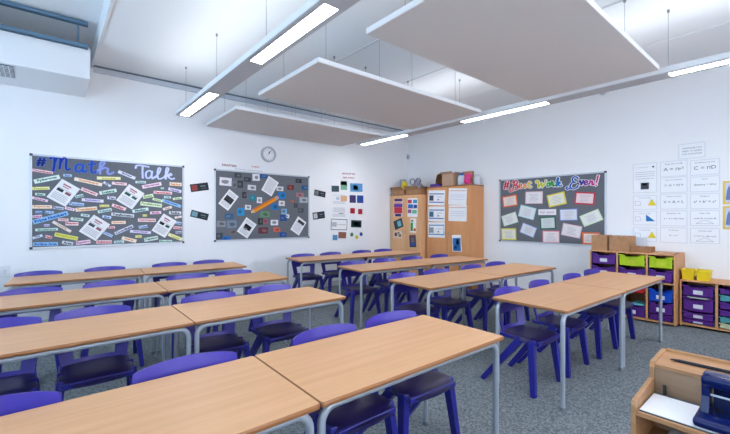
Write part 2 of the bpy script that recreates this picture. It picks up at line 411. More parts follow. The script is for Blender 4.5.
def stroke_mb(strokes, fn, ca, cb, sc, wd, d0, d1, mb=None, slant=0):
    mb = mb or MB()
    for st in strokes:
        P = [Vector((x + y*slant, y)) for x, y in st]
        if len(P) > 2:                       # Catmull-Rom
            Q = [P[0]*2-P[1]] + P + [P[-1]*2-P[-2]]; R = []
            for i in range(1, len(Q)-2):
                for k in range(4):
                    t = k/4; a, b, c, e = Q[i-1:i+3]
                    R.append(.5*((2*b) + (c-a)*t + (2*a-5*b+4*c-e)*t*t + (3*b-a-3*c+e)*t**3))
            R.append(P[-1]); P = R
        n = len(P); Lf = []; Rt = []
        for i in range(n):
            t = P[min(i+1, n-1)] - P[max(i-1, 0)]
            t = t.normalized() if t.length else Vector((1, 0))
            wv = wd*(1.0 if abs(t.y) > abs(t.x) else .8); nn = Vector((-t.y, t.x))*wv/2
            p = P[i] + (t*wd*.3 if i == n-1 else -t*wd*.3 if i == 0 else Vector((0, 0)))
            Lf.append(p+nn); Rt.append(p-nn)
        for i in range(n-1):
            quad = [Lf[i], Rt[i], Rt[i+1], Lf[i+1]]
            e = .00004*len(mb.bm.faces)/6; mb.quadbox([fn(ca+q.x*sc, cb+q.y*sc, d0+e*.2) for q in quad] + [fn(ca+q.x*sc, cb+q.y*sc, d1+e) for q in quad])
    return mb
GL = {  # hand-drawn script strokes, x-height about .5, cap height 1
 '#': [[(.12,.1),(.28,.95)], [(.38,.1),(.54,.95)], [(.05,.38),(.58,.42)], [(.1,.66),(.62,.7)]],
 'M': [[(.0,.78),(.08,.95),(.2,.85),(.2,.35),(.14,-.12)], [(.2,.5),(.36,.92),(.5,.85),(.5,.4),(.46,.08)], [(.5,.5),(.68,.92),(.82,.8),(.8,.3),(.86,.02),(1.02,.1)]],
 'a': [[(.5,.42),(.34,.52),(.12,.42),(.05,.2),(.14,.02),(.32,.04),(.46,.2),(.52,.48)], [(.52,.48),(.48,.16),(.56,.0),(.72,.12)]],
 't': [[(.2,.92),(.16,.4),(.18,.06),(.32,.0),(.46,.14)], [(-.02,.64),(.42,.72)]],
 'h': [[(-.05,.1),(.16,.5),(.3,.92),(.2,.98),(.12,.7),(.12,.0)], [(.12,.28),(.3,.5),(.44,.44),(.42,.16),(.5,.0),(.68,.18)]],
 'T': [[(-.1,.72),(-.02,.92),(.3,.94),(.75,.88)], [(.36,.92),(.34,.5),(.36,.0)]],
 'l': [[(.0,.12),(.18,.5),(.28,.92),(.18,.98),(.12,.6),(.14,.06),(.26,.0),(.4,.12)]],
 'k': [[(-.02,.1),(.16,.5),(.26,.92),(.16,.98),(.1,.6),(.1,.0)], [(.12,.26),(.36,.5),(.42,.36),(.16,.26)], [(.2,.26),(.42,.02),(.6,.1)]],
 'B': [[(.32,.92),(.26,.4),(.14,.02),(-.06,-.08),(-.14,.08),(.0,.16)], [(.1,.8),(.4,1.0),(.64,.86),(.5,.6),(.3,.54)], [(.3,.54),(.64,.46),(.62,.16),(.34,.04)]],
 'e': [[(.06,.22),(.4,.3),(.4,.46),(.22,.52),(.06,.34),(.1,.06),(.3,.0),(.52,.14)]],
 's': [[(.0,.08),(.28,.54),(.2,.34),(.38,.14),(.2,-.02),(.04,.08)]],
 'W': [[(.06,.72),(.0,.9),(.16,.96),(.22,.6),(.22,.06)], [(.22,.06),(.46,.7),(.46,.06)], [(.46,.06),(.74,.6),(.78,.96)]],
 'o': [[(.3,.52),(.1,.42),(.05,.18),(.2,.0),(.4,.08),(.46,.32),(.3,.52),(.52,.46)]],
 'r': [[(.0,.1),(.14,.54),(.2,.42),(.36,.44),(.32,.12),(.42,.0),(.56,.12)]],
 'E': [[(.72,.82),(.52,.98),(.28,.84),(.34,.6),(.52,.54)], [(.52,.54),(.22,.48),(.1,.2),(.3,.0),(.6,.1),(.72,.24)], [(.12,.12),(-.12,.0),(-.22,.12),(-.08,.2)]],
 'v': [[(.0,.36),(.1,.52),(.18,.3),(.22,.02)], [(.22,.02),(.4,.3),(.46,.52)]],
 'n': [[(.0,.4),(.12,.5),(.12,.0)], [(.12,.26),(.3,.52),(.4,.4),(.38,.1),(.48,.0),(.6,.12)]],
 '!': [[(.12,.95),(.06,.3)], [(.04,.06),(.05,.03)]]}
def lettering(chars, fn, conv, boxes, colours, wd, back, phrase, d=.0125):
    for i, (ch, bx, (cn, col)) in enumerate(zip(chars, boxes, colours)):
        st = GL[ch]; xs = [p[0] for q in st for p in q]; ys = [p[1] for q in st for p in q]
        a0, b1 = conv((bx[0]), (bx[2]+bx[3])/2 - (bx[3]-bx[2])/2); a1, _ = conv(bx[1], bx[2]); am, bb = conv((bx[0]+bx[1])/2, bx[3]); _, bt = conv((bx[0]+bx[1])/2, bx[2])
        k = wd*.8
        f = lambda x, y: ((x-min(xs))/(max(xs)-min(xs))*(a1-a0-k) + a0 + k/2, (y-min(ys))/(max(ys)-min(ys))*(bt-bb-k) + bb + k/2)
        S2 = [[f(x, y) for x, y in q] for q in st]
        o = obj('cutout_letter', stroke_mb(S2, fn, 0, 0, 1, wd, d+.0042, d+.0062), cmat(*col))
        nm = {'#': 'hash sign', '!': 'exclamation mark'}.get(ch, 'letter ' + ch)
        tag(o, '%s cut-out %s, %s character of the %s heading' % (cn, nm, NTH[i], phrase), 'letter', phrase + ' letters')
        obj('backing', stroke_mb(S2, fn, 0, 0, 1, wd*1.8, d, d+.0022), cmat(*back), o)
NTH = ['first', 'second', 'third', 'fourth', 'fifth', 'sixth', 'seventh', 'eighth', 'ninth', 'tenth', 'eleventh', 'twelfth', 'thirteenth', 'fourteenth']
lettering('#MathTalk', FW, lambda u, v: on_w(u, v, .015), [(36, 46.5, 157.5, 166.5), (49.5, 71, 156.5, 172), (74.5, 87.5, 163.5, 172.8), (87.5, 97, 160.5, 173.6), (95, 114.5, 161.3, 174.7), (134.8, 149.5, 165, 178.6), (145, 155.5, 170, 179.2), (154.5, 163.5, 167.5, 179.5), (163, 175, 167.5, 179.8)],
  [('navy', (28, 44, 120)), ('blue', (26, 56, 160)), ('blue', (34, 84, 190)), ('blue', (40, 84, 190)), ('lilac', (150, 162, 226)), ('pale lilac', (206, 212, 242)), ('pale lilac', (206, 216, 242)), ('pale lilac', (210, 218, 242)), ('pale lilac', (214, 222, 244))], .024, (104, 122, 172), 'Math Talk')
lettering('#BestWorkEver!', FR, lambda u, v: on_x(u, v, LX-.015), [(503.5, 509.8, 181, 189.5), (509.2, 518.2, 180.3, 191.8), (518.8, 522.8, 183.3, 188.8), (522.8, 527, 183, 188.5), (527, 532.2, 181, 188.2), (535.3, 546.5, 180, 187.9), (546.5, 550.6, 182, 187.2), (550.2, 555, 180.4, 187), (555.2, 562.6, 177.2, 187), (565.6, 578.8, 176.2, 189.8), (578.6, 584, 179.8, 185.6), (583.8, 588.8, 180, 185.6), (588.6, 595, 179.8, 185.6), (595.2, 599, 175, 186)],
  [('red', (196, 40, 60)), ('red', (206, 50, 56)), ('orange', (228, 120, 50)), ('amber', (232, 150, 50)), ('yellow', (226, 196, 50)), ('lime yellow', (206, 206, 44)), ('green', (60, 160, 80)), ('green', (60, 150, 60)), ('teal', (40, 120, 180)), ('blue', (30, 100, 190)), ('indigo', (50, 70, 150)), ('purple', (120, 60, 150)), ('pink', (200, 60, 140)), ('pink', (214, 80, 140))], .027, (240, 236, 244), 'Best Work Ever')

# ---- maths board: word strips (crop pixel ends, height, colours, word)
CT = {'red': (190, 44, 66), 'green': (24, 120, 90), 'teal': (20, 120, 124), 'blue': (30, 92, 180), 'navy': (40, 52, 110), 'orange': (222, 140, 50), 'yellow': (196, 190, 50), 'magenta': (176, 70, 140), 'purple': (120, 90, 180), 'lime': (120, 170, 60), 'tan': (190, 140, 100), 'dark': (30, 40, 60)}
CB = {'red': (232, 190, 200), 'green': (190, 226, 214), 'teal': (186, 222, 224), 'blue': (150, 196, 236), 'navy': (190, 200, 230), 'orange': (246, 220, 190), 'yellow': (232, 232, 130), 'magenta': (234, 200, 226), 'purple': (204, 196, 236), 'lime': (206, 230, 180), 'tan': (232, 214, 204), 'dark': (196, 214, 228)}
STR = '''48 98 130 110 13 red Circumference|55 145 157 125 20 green Pythagoras|170 119 205 121 12 blue Sum|214 133 324 157 16 orange Quadrilateral|303 130 397 132 14 yellow Isosceles|387 104 455 132 15 navy Segment|329 146 358 163 11 navy Pie|362 150 422 155 14 red Tangent|455 146 497 147 11 teal Chord|482 166 558 152 16 magenta Hypotenuse|590 153 638 156 16 orange Sector|555 170 568 171 9 teal Pi|585 172 637 184 14 purple Vertex|527 186 600 190 14 red Denominator|48 172 117 170 14 yellow Fraction|60 193 100 196 11 green Mean|47 207 110 221 12 magenta Decimal|241 172 306 197 16 red Geometry|313 190 381 178 16 green Scalene|218 205 250 198 13 teal Acute|243 215 330 222 15 purple Equivalence|344 207 378 210 15 navy Tan|485 206 526 198 15 lime Ratio|523 212 562 222 12 lime Prime|559 217 635 243 14 blue Enlargement|568 205 596 207 11 teal Odd|603 213 638 209 11 lime Even|475 230 560 240 18 lime Parallelogram|48 244 126 244 16 orange Polynomial|130 246 172 251 13 navy Factor|177 247 216 256 13 magenta Range|194 230 253 236 15 blue Function|219 256 304 249 17 orange Translation|314 240 352 240 11 yellow Rotate|363 236 418 254 15 red Reflex|307 264 362 254 14 teal Volume|360 272 450 280 15 dark Transformation|443 262 507 252 15 teal Median|513 268 557 266 13 magenta Mode|564 254 599 244 12 tan Net|588 267 636 268 14 dark Radius|60 264 87 265 10 blue Cube|98 264 134 267 12 blue Root Two|51 305 189 268 20 blue Prime Numbers|150 294 192 296 13 red Square|200 290 250 296 13 green Algebra|49 283 87 280 13 magenta Solve|94 317 117 317 11 purple Line|129 302 201 342 13 tan Probability|179 310 231 311 17 red Bearing|60 335 150 332 12 green Simultaneous|49 368 89 356 12 navy Digit|99 360 126 365 13 red Half|137 352 228 370 18 yellow Multiplication|51 391 150 390 16 blue Surface Area|166 383 209 390 15 dark Area|221 387 278 380 17 magenta Equation|301 382 362 382 16 red Subtract|371 383 411 381 12 teal Index|402 366 459 380 16 orange Integer|240 275 275 280 12 teal Angle|325 281 360 287 13 blue Sine|361 306 417 305 14 orange Symmetry|347 325 375 325 11 red Kite|330 345 365 360 13 blue Octagon|374 350 446 319 15 navy Co-ordinate|465 296 536 297 16 red Congruence|484 278 501 278 10 yellow Add|468 325 503 320 14 blue Cosine|434 340 517 346 13 purple Perpendicular|455 361 480 361 12 yellow Ten|490 375 544 365 18 green Trapezium|550 379 600 380 12 green Rhombus|585 352 640 373 15 yellow Vector|610 287 638 282 10 tan Ray|609 305 637 310 13 blue Cone|605 325 639 328 13 red Formula|612 345 638 344 11 navy Prism'''
def place_words(px, py):
    vert = 'along the top' if py < 155 else 'in the upper part' if py < 215 else 'across the middle' if py < 275 else 'in the lower part' if py < 345 else 'along the bottom'
    hor = 'far left' if px < 110 else 'left of centre' if px < 250 else 'near the centre' if px < 400 else 'right of centre' if px < 520 else 'far right'
    return vert + ', ' + hor
cnm = {'dark': 'black', 'lime': 'light green', 'tan': 'tan'}
for i, ln in enumerate(STR.split('|')):
    p = ln.split(' '); x0, y0, x1, y1, hh = map(float, p[:5]); cn = p[5]; word = ' '.join(p[6:])
    A = on_w(20+x0/3.944, 145+y0/3.944, .015); B = on_w(20+x1/3.944, 145+y1/3.944, .015)
    C = on_w(20+(x0+x1)/7.888, 145+((y0+y1)/2+hh)/3.944, .015); Cm = ((A[0]+B[0])/2, (A[1]+B[1])/2)
    L = math.hypot(B[0]-A[0], B[1]-A[1]); ang = math.atan2(B[1]-A[1], B[0]-A[0]); h = abs(Cm[1]-C[1])*.86
    d = .0122 + (i % 3)*.0012
    if cn in ('blue', 'yellow') and len(word) > 9: pm = cmat(*CB[cn])
    else: pm = cmat(*[int(c*.22+242*.78) for c in CB[cn]])
    o = card('word_strip', FW, *Cm, L, h, ang, cmat(*CB[cn]), d, '%s strip reading %s, %s of the maths board' % (cnm.get(cn, cn), word, place_words((x0+x1)/2, (y0+y1)/2)), 'word strip', 'maths word strips', .0009)
    obj('card_face', MB().prism(rot_rect(*Cm, L-.012, h-.012, ang), FW, d+.0009, d+.0012), pm, o)
    obj('lettering', text_bm(word, FW, *Cm, L*.9, h*.70, ang, None, d+.0016, .04), cmat(*CT[cn]), o)
# printed sheets
def lines_mb(fn, ca, cb, ang, rows, d):
    mb = MB(); c, s_ = math.cos(ang), math.sin(ang)
    for x, y, w_, h in rows:
        mb.prism(rot_rect(ca + x*c - y*s_, cb + x*s_ + y*c, w_, h, ang), fn, d, d+.0003)
    return mb
def sheet(fn, conv, C, label, cat='sheet', group=None, pics=(), text=True, m=None, d=.0125, name='printed_sheet', inkm=None, off=.015):
    P = [conv(u, v) for u, v in C]; ca, cb, w_, h, ang = fit4(P)
    o = card(name, fn, ca, cb, w_, h, ang, m or M_PAPER, d, label, cat, group)
    c, s_ = math.cos(ang), math.sin(ang)
    if text:
        rows = []
        y = h*.40
        while y > -h*.44:
            k = -.42*w_
            free = True
            for (px, py, pw, ph, _) in pics:
                if abs(y/h - py) < ph/2+.03: free = False
            if free: rows.append((random.uniform(-.03, .0)*w_, y, w_*random.uniform(.68, .82), h*.018))
            y -= h*.065
        if rows: obj('printed_text', lines_mb(fn, ca, cb, ang, rows, d+.0016), inkm or M_GREYINK, o)
    for px, py, pw, ph, col in pics:
        x, y = px*w_, py*h
        obj('picture', MB().prism(rot_rect(ca + x*c - y*s_, cb + x*s_ + y*c, pw*w_, ph*h, ang), fn, d+.0015, d+.0021), cmat(*col), o)
    return o, ca, cb, w_, h, ang
def cw(k, ox, oy): return lambda x, y: on_w(ox + x/k, oy + y/k, .015)
def cx(k, ox, oy, X=LX): return lambda x, y: on_x(ox + x/k, oy + y/k, X)
c4 = cw(3.944, 20, 145)
for C, nm, pc in (([(165,133),(237,173),(179,244),(105,205)], 'upper left', (40, 60, 70)), ([(427,152),(490,190),(443,256),(382,219)], 'upper right', (30, 96, 84)),
              ([(293,273),(356,316),(298,376),(230,342)], 'lower left', (70, 80, 90)), ([(567,270),(617,300),(572,366),(518,337)], 'lower right', (30, 30, 40))):
    sheet(FW, c4, C, 'white printed sheet tilted at the %s of the maths board' % nm, 'sheet', 'tilted maths sheets',
          [(-.08, .34, .42, .07, (176, 120, 136)), (-.08, .24, .34, .05, (190, 140, 152)), (-.22, .04, .32, .13, pc), (.2, .04, .28, .12, (140, 90, 96) if 'left' in nm else (60, 96, 100))], d=.0165)
# ---- second board
c5 = cw(3.615, 180, 140)
for C, nm, pics in (([(178,177),(212,205),(174,256),(139,230)], 'upper left', [(0, .02, .75, .34, (60, 64, 72)), (-.15, -.1, .4, .1, (20, 22, 28))]),
    ([(322,130),(358,155),(330,203),(293,180)], 'top centre', []),
    ([(240,279),(277,305),(243,357),(206,330)], 'lower left', [(.02, .05, .6, .28, (30, 32, 40)), (-.1, -.08, .3, .14, (150, 154, 160))]),
    ([(428,277),(456,297),(431,347),(398,322)], 'lower right', [(.05, .28, .7, .2, (60, 64, 72))])):
    sheet(FW, c5, C, 'white printed sheet tilted at the %s of the pencil board' % nm, 'sheet', 'tilted sheets on the pencil board', pics, d=.0135)
PH = '''143 135 187 165 230 230 236 white portrait card, top left corner|197 119 222 136 70 76 84 dark photo beside the portrait card|186 148 206 174 120 124 132 grey cut-out photo under the dark one|208 146 228 172 60 66 74 dark machine cut-out, upper left|232 134 256 151 62 66 74 dark cut-out left of the white note|262 122 288 147 226 228 234 small white note near the top edge|290 123 315 138 40 88 150 blue photo at the top edge|245 162 275 181 210 212 218 white edged photo of dark figures|225 187 240 210 52 54 62 narrow black photo above the pencil point|252 198 274 219 40 130 150 teal picture left of the pencil|278 206 297 228 214 218 226 small white card by the pencil shaft|349 167 374 184 214 214 220 white photo right of the top sheet|355 188 383 212 40 130 200 bright blue picture by the pencil end|388 162 412 180 120 56 50 dark red photo, upper right|418 140 440 155 54 58 66 dark photo, top right corner|440 164 464 180 40 90 140 blue photo at the right edge|420 190 448 206 170 120 130 pink photo, right of centre|432 206 462 227 168 178 190 pale photo of machinery at right|357 219 379 238 224 222 226 white card under the blue picture|328 230 357 252 40 120 190 round blue picture below the pencil|367 248 387 268 130 180 214 light blue card, right of centre|362 270 386 292 36 76 140 dark blue blob under the light blue card|382 268 395 282 226 230 236 tiny white tag on the dark blue blob|290 258 325 279 100 150 110 green photo below the pencil|281 282 300 306 50 60 56 dark picture, lower centre|302 284 316 302 170 90 110 small pink picture, lower centre|328 288 355 308 228 230 238 white label, lower centre|283 315 318 338 110 60 66 maroon photo near the bottom edge|338 315 362 332 206 100 80 orange red photo near the bottom|360 333 385 350 40 80 150 blue picture on the bottom edge|207 245 233 273 50 150 210 blue picture with a pale drop|235 234 257 252 216 220 228 small white card left of the pencil point|162 265 193 285 60 100 140 blue photo at left|133 292 165 314 140 146 156 black and white photo at the left edge|170 290 205 318 120 140 160 grey blue photo, lower left|175 324 205 341 120 110 110 brown photo, lower left|130 335 155 358 70 76 84 dark wheel cut-out, bottom left corner|153 347 182 362 40 110 190 blue picture on the bottom edge at left|412 229 425 244 60 64 70 small dark photo, right side|427 246 447 262 76 80 88 grey photo above the lower right sheet|398 215 415 226 150 96 80 small brown photo right of the pencil'''
for i, ln in enumerate(PH.split('|')):
    p = ln.split(' '); x0, y0, x1, y1, r, g_, b_ = map(int, p[:7]); lb = ' '.join(p[7:])
    P = [c5(x0, y0), c5(x1, y0+1.5), c5(x1, y1+.5), c5(x0, y1)]; ca, cb, w_, h, a = fit4(P); a = random.uniform(-.05, .05)
    o = card('pinned_photo', FW, ca, cb, w_, h, a, cmat(r, g_, b_), .0125, lb + ', pencil board', 'photo', 'photos on the pencil board', .001)
    dk = (r+g_+b_) > 330
    q = tuple(int(c*.5+30) for c in (r, g_, b_)) if dk else tuple(int(c*.7+190*.3) for c in (r, g_, b_))
    pm = MB(); n = random.randint(5, 7); ox = random.uniform(-.12, .12)
    pm.prism([(ca+(ox+random.uniform(.2, .36)*math.cos(2*PI*k/n))*w_, cb+random.uniform(.2, .36)*math.sin(2*PI*k/n)*h) for k in range(n)], FW, .0136, .0139)
    obj('picture', pm, cmat(*q), o)
# giant pencil
A, B = c5(250, 266), c5(356, 206); L = math.hypot(B[0]-A[0], B[1]-A[1]); ang = math.atan2(B[1]-A[1], B[0]-A[0]); ux, uy = math.cos(ang), math.sin(ang)
pt = lambda t, s: (A[0] + ux*t*L - uy*s*.034, A[1] + uy*t*L + ux*s*.034)
pc = thing('giant_pencil', 'big orange cut-out pencil pinned across the middle of the pencil board', 'pencil', FW(*pt(.5, 0), .014))
pd = lambda p, d0, d1: MB().prism([pt(*q) for q in p], FW, d0, d1)
obj('shaft', pd([(.16,-1),(.88,-1),(.88,1),(.16,1)], .0135, .018), cmat(236, 146, 40), pc)
obj('shaft_stripe', pd([(.16,.3),(.88,.3),(.88,.9),(.16,.9)], .018, .0188), cmat(214, 112, 30), pc)
obj('sharpened_wood', pd([(.05,-.3),(.16,-1),(.16,1),(.05,.3)], .0135, .0178), cmat(222, 186, 150), pc)
obj('lead', pd([(0,0),(.055,-.32),(.055,.32)], .0135, .0178), M_INK, pc)
obj('ferrule', pd([(.88,-1),(.93,-1),(.93,1),(.88,1)], .0135, .0184), cmat(170, 170, 176), pc)
obj('eraser', pd([(.93,-1),(.985,-.9),(1,-.4),(1,.4),(.985,.9),(.93,1)], .0135, .018), cmat(206, 160, 150), pc)
# title strips over that board
def banner(C, conv, txt, col, label, fn=FW, d=.0225, m=None, hfrac=.62):
    P = [conv(*p) for p in C]; ca, cb, w_, h, a = fit4(P)
    o = card('title_strip', fn, ca, cb, w_, h, a, m or M_PAPER, d, label, 'title strip', None, .001)
    obj('lettering', text_bm(txt, fn, ca, cb, w_*.9, h*hfrac, a, None, d+.0014, .03), cmat(*col), o)
ct = cw(3.615, 180, 140)
banner([(124,80),(232,91),(232,103),(124,92)], ct, 'DISASTERS', (150, 50, 62), 'white title strip with red words above the left of the pencil board', d=.001)
banner([(236,88),(310,95),(310,106),(236,99)], ct, 'in design', (190, 90, 90), 'white title strip with pale red words above the middle of the pencil board', d=.001)
banner([(124,94),(360,118),(360,123),(124,99)], ct, 'how engineers use maths to plan, build and test the things around us', (110, 114, 130), 'long thin white caption strip along the top rim of the pencil board', d=.021)
# dark cards either side
for C, nm, col in (([(37,160),(103,153),(104,180),(40,189)], 'upper dark picture card left of the pencil board', (150, 70, 70)), ([(42,252),(104,267),(101,292),(38,276)], 'lower dark picture card left of the pencil board', (120, 160, 176)),
               ([(486,178),(528,188),(526,208),(487,200)], 'upper dark picture card right of the pencil board', (120, 124, 130)), ([(482,262),(525,258),(524,281),(481,290)], 'lower dark picture card right of the pencil board', (190, 196, 200))):
    sheet(FW, ct, C, nm, 'card', 'dark picture cards', [(-.28, 0, .32, .7, col), (.2, .1, .3, .14, (110, 130, 140)), (.25, -.2, .3, .08, (90, 104, 112))], text=False, m=cmat(44, 50, 56), d=.001, name='picture_card')
# clock
ka, kb = on_w(268, 154.5); ck = thing('wall_clock', 'round silver rimmed wall clock above the pencil board', 'clock', FW(ka, kb-.14, .02))
def ring(fn, a, b, r0, r1, d0, d1, n=32):
    mb = MB(); c = [[], [], [], []]
    for k in range(n):
        t = 2*PI*k/n
        for q, (r, d) in enumerate(((r0, d0), (r1, d0), (r1, d1), (r0, d1))): c[q].append(mb.bm.verts.new(fn(a + r*math.cos(t), b + r*math.sin(t), d)))
    for q in range(4):
        for k in range(n): mb.bm.faces.new((c[q][k], c[q][(k+1)%n], c[(q+1)%4][(k+1)%n], c[(q+1)%4][k]))
    return mb
obj('rim', ring(FW, ka, kb, .112, .138, .002, .045), cmat(184, 190, 200, .35), ck, False, True)
obj('dial', MB().disc(FW, ka, kb, .113, .003, .02, 28), M_PAPER, ck)
tk = MB()
for k in range(12):
    t = PI/6*k; tk.prism(rot_rect(ka+.098*math.sin(t), kb+.098*math.cos(t), .006, .018, -t), FW, .02, .021)
obj('hour_marks', tk, M_INK, ck)
for nm, ln, wd, t in (('hour_hand', .06, .010, math.radians(20)), ('minute_hand', .09, .007, math.radians(35))):
    obj(nm, MB().prism(rot_rect(ka+ln/2*math.sin(t), kb+ln/2*math.cos(t), wd, ln, -t), FW, .021, .023), M_INK, ck)
# poster column between clock board and cupboards
cp = cw(5.42, 325, 165)
tx = 'red words on a white heading strip above the two poster columns'
banner([(92,38),(168,42),(166,56),(92,53)], cp, 'MATHS IN THE', (170, 90, 100), 'upper ' + tx, d=.001)
banner([(97,60),(165,63),(163,76),(97,74)], cp, 'REAL WORLD', (180, 100, 108), 'lower ' + tx, d=.001)
c1 = [(35, 82, 123, 148), (36, 155, 123, 216), (36, 224, 123, 286), (34, 291, 122, 352), (35, 358, 120, 416)]
c2 = [(130, 92, 213, 150), (130, 157, 213, 210), (130, 221, 213, 280), (132, 289, 210, 346), (130, 353, 214, 410)]
pcs = [[[(-.25, -.2, .45, .5, (60, 80, 90)), (.28, .1, .4, .75, (120, 180, 150)), (.28, .3, .4, .3, (120, 170, 214))], [(.28, .1, .4, .5, (222, 176, 140)), (-.1, .1, .2, .3, (190, 200, 220))], [(.1, -.1, .3, .08, (130, 140, 150))],
        [(-.3, .0, .3, .4, (180, 190, 196)), (.15, 0, .5, .06, (200, 180, 180))], [(.2, .15, .5, .6, (150, 100, 80)), (-.25, -.1, .3, .5, (80, 140, 190))]],
       [[(0, .0, .8, .8, (90, 150, 200)), (-.05, 0, .3, .4, (190, 220, 236))], [(-.24, 0, .4, .8, (70, 60, 110)), (.25, 0, .42, .8, (40, 80, 160))], [(-.25, .05, .3, .5, (170, 40, 60)), (.25, .0, .28, .5, (170, 40, 60))], [(0, 0, .72, .7, (36, 60, 70)), (0, .0, .4, .4, (80, 150, 150))], []]]
for ci, (cc, nm) in enumerate(((c1, 'left'), (c2, 'right'))):
    for k, (x0, y0, x1, y1) in enumerate(cc):
        C = [(x0, y0), (x1, y0+4), (x1, y1+1), (x0, y1)]
        rn = ['top', 'second', 'middle', 'fourth', 'bottom'][k]
        o, ca, cb, w_, h, a = sheet(FW, cp, C, 'small white picture poster, %s of the %s column beside the cupboards' % (rn, nm), 'poster', 'maths picture posters', pcs[ci][k], text=(ci == 0 and k in (1, 2)), d=.001, name='poster')
        if ci == 0 and k == 3: obj('border', MB().prism(rot_rect(ca, cb+h/2-.006, w_, .012, a), FW, .0025, .003).prism(rot_rect(ca, cb-h/2+.006, w_, .012, a), FW, .0025, .003).prism(rot_rect(ca-w_/2+.006, cb, .012, h-.024, a), FW, .0025, .003).prism(rot_rect(ca+w_/2-.006, cb, .012, h-.024, a), FW, .0025, .003), M_INK, o)
        if ci == 1 and k == 4:
            for q, (dx, dy, col) in enumerate(((-.3, .12, (60, 130, 90)), (.02, -.15, (220, 200, 50)), (.3, .12, (50, 90, 150)))):
                mb = MB().prism([(ca+dx*w_+.05*math.cos(t*PI/8)*(1 if t % 2 else .72), cb+dy*h+.05*math.sin(t*PI/8)*(1 if t % 2 else .72)) for t in range(16)], FW, .0026, .0034)
                obj('gear_picture', mb, cmat(*col), o)
# sockets and a switch on the far wall
for nm, u0, u1, v, z_, lb in (('wall_socket', 310.5, 316, 263.5, .1, 'white single wall socket, left of the double one on the far wall'), ('wall_socket', 317.5, 326, 262.5, .1, 'white double wall socket on the far wall behind the tables')):
    a0, b0 = on_w(u0, v); a1, b1 = on_w(u1, v); hh = .05
    o = thing(nm, lb, 'socket', FW((a0+a1)/2, b0-hh, .01), 0, 'wall sockets')
    obj('faceplate', MB().prism([(a0,b0-hh),(a1,b0-hh),(a1,b0+hh),(a0,b0+hh)], FW, .0005, .012), M_WHITE, o)
    h = MB(); n = 1 if 'single' in lb else 2
    for k in range(n):
        cc = a0 + (a1-a0)*(k+.5)/n; h.prism(rot_rect(cc, b0+.012, .008, .014, 0), FW, .012, .0125).prism(rot_rect(cc-.02, b0-.014, .012, .008, 0), FW, .012, .0125).prism(rot_rect(cc+.02, b0-.014, .012, .008, 0), FW, .012, .0125)
    obj('pin_holes', h, M_FOOT, o)
o = thing('wall_switch', 'small white switch plate low on the far wall at the left edge', 'switch', FW(-.39, .69, .01))
obj('faceplate', MB().prism(rot_rect(-.39, .74, .09, .14, 0), FW, .0005, .01), M_WHITE, o)
obj('rocker', MB().prism(rot_rect(-.39, .74, .03, .05, 0), FW, .01, .014), cmat(200, 206, 214), o)
# corner motion sensor and detector
o = thing('motion_sensor', 'small white motion sensor high in the far corner', 'sensor', (LX-.03, WY-.03, 2.80))
obj('sensor_body', MB().box(LX-.06, LX-.002, WY-.062, WY-.002, 2.79, 2.90, .012), cmat(196, 202, 212), o)
obj('lens', MB().box(LX-.068, LX-.05, WY-.068, WY-.045, 2.80, 2.85, .004), cmat(150, 156, 170), o)
a_, b_ = on_x(603, 92.5); o = thing('smoke_detector', 'small round detector under the right hand light on the right wall', 'detector', FR(a_, b_-.04, .05))
obj('base', MB().disc(FR, a_, b_, .055, .001, .02), M_WHITE, o); obj('dome', MB().disc(FR, a_, b_, .04, .02, .05), cmat(190, 194, 202), o)

# ---- pupil work on the right wall board
cr = cx(3.613, 480, 140, LX-.015)
WK = [([(80,205),(133,196),(136,236),(83,245)], 'orange', (226, 110, 50)), ([(165,187),(227,185),(226,230),(163,230)], 'pale pink', (236, 200, 214)), ([(240,200),(304,186),(314,229),(250,245)], 'yellow', (228, 214, 70)),
 ([(343,187),(417,190),(412,235),(342,231)], 'red', (206, 60, 80)), ([(78,275),(130,258),(137,297),(85,313)], 'mint green', (190, 220, 196)), ([(147,233),(202,247),(195,290),(137,275)], 'cyan', (170, 220, 230)),
 ([(216,278),(274,276),(274,321),(217,324)], 'dark green', (30, 110, 90)), ([(288,250),(353,247),(352,291),(287,292)], 'blue', (120, 140, 206)), ([(360,275),(427,248),(446,288),(375,315)], 'light green', (204, 228, 194)),
 ([(155,298),(206,318),(193,354),(143,333)], 'lavender', (160, 176, 226)), ([(300,300),(370,312),(360,357),(293,342)], 'rose', (234, 196, 208)), ([(226,328),(288,328),(287,373),(226,370)], 'coral pink', (228, 130, 150)),
 ([(77,320),(131,318),(130,362),(76,360)], 'lemon', (226, 220, 84)), ([(370,333),(434,335),(434,379),(368,376)], 'deep orange', (230, 112, 44))]
wh = ['at the upper left', 'left of top middle', 'right of top middle', 'at the upper right', 'at the middle row left', 'beside the mint one', 'in the centre', 'right of the centre', 'at the middle row right', 'in the lower left', 'right of the bottom middle', 'in the bottom middle', 'in the bottom left corner', 'bottom right behind the box']
for (C, cn, col), pl in zip(WK, wh):
    P = [cr(*p) for p in C]; ca, cb, w_, h, a = fit4(P)
    o = card('framed_work', FR, ca, cb, w_, h, a, cmat(*col), .0125, 'pupil work on %s card %s of the work board' % (cn, pl), 'work sheet', 'pupil work on the board')
    k = .022 if cn in ('orange', 'yellow', 'red', 'dark green', 'lemon', 'deep orange') else .014
    obj('work_page', MB().prism(rot_rect(ca, cb, w_-2*k, h-2*k, a), FR, .014, .015), cmat(*[int(c*.12+238*.88) for c in col]), o)
    rows = [(random.uniform(-.05, .05)*w_, h*(.26-.11*q), w_*random.uniform(.35, .62), .005) for q in range(6)]
    obj('handwriting', lines_mb(FR, ca, cb, a, rows, .0151), cmat(170, 170, 190), o)
P = [cr(*p) for p in [(210,250),(275,250),(275,271),(211,271)]]; ca, cb, w_, h, a = fit4(P)
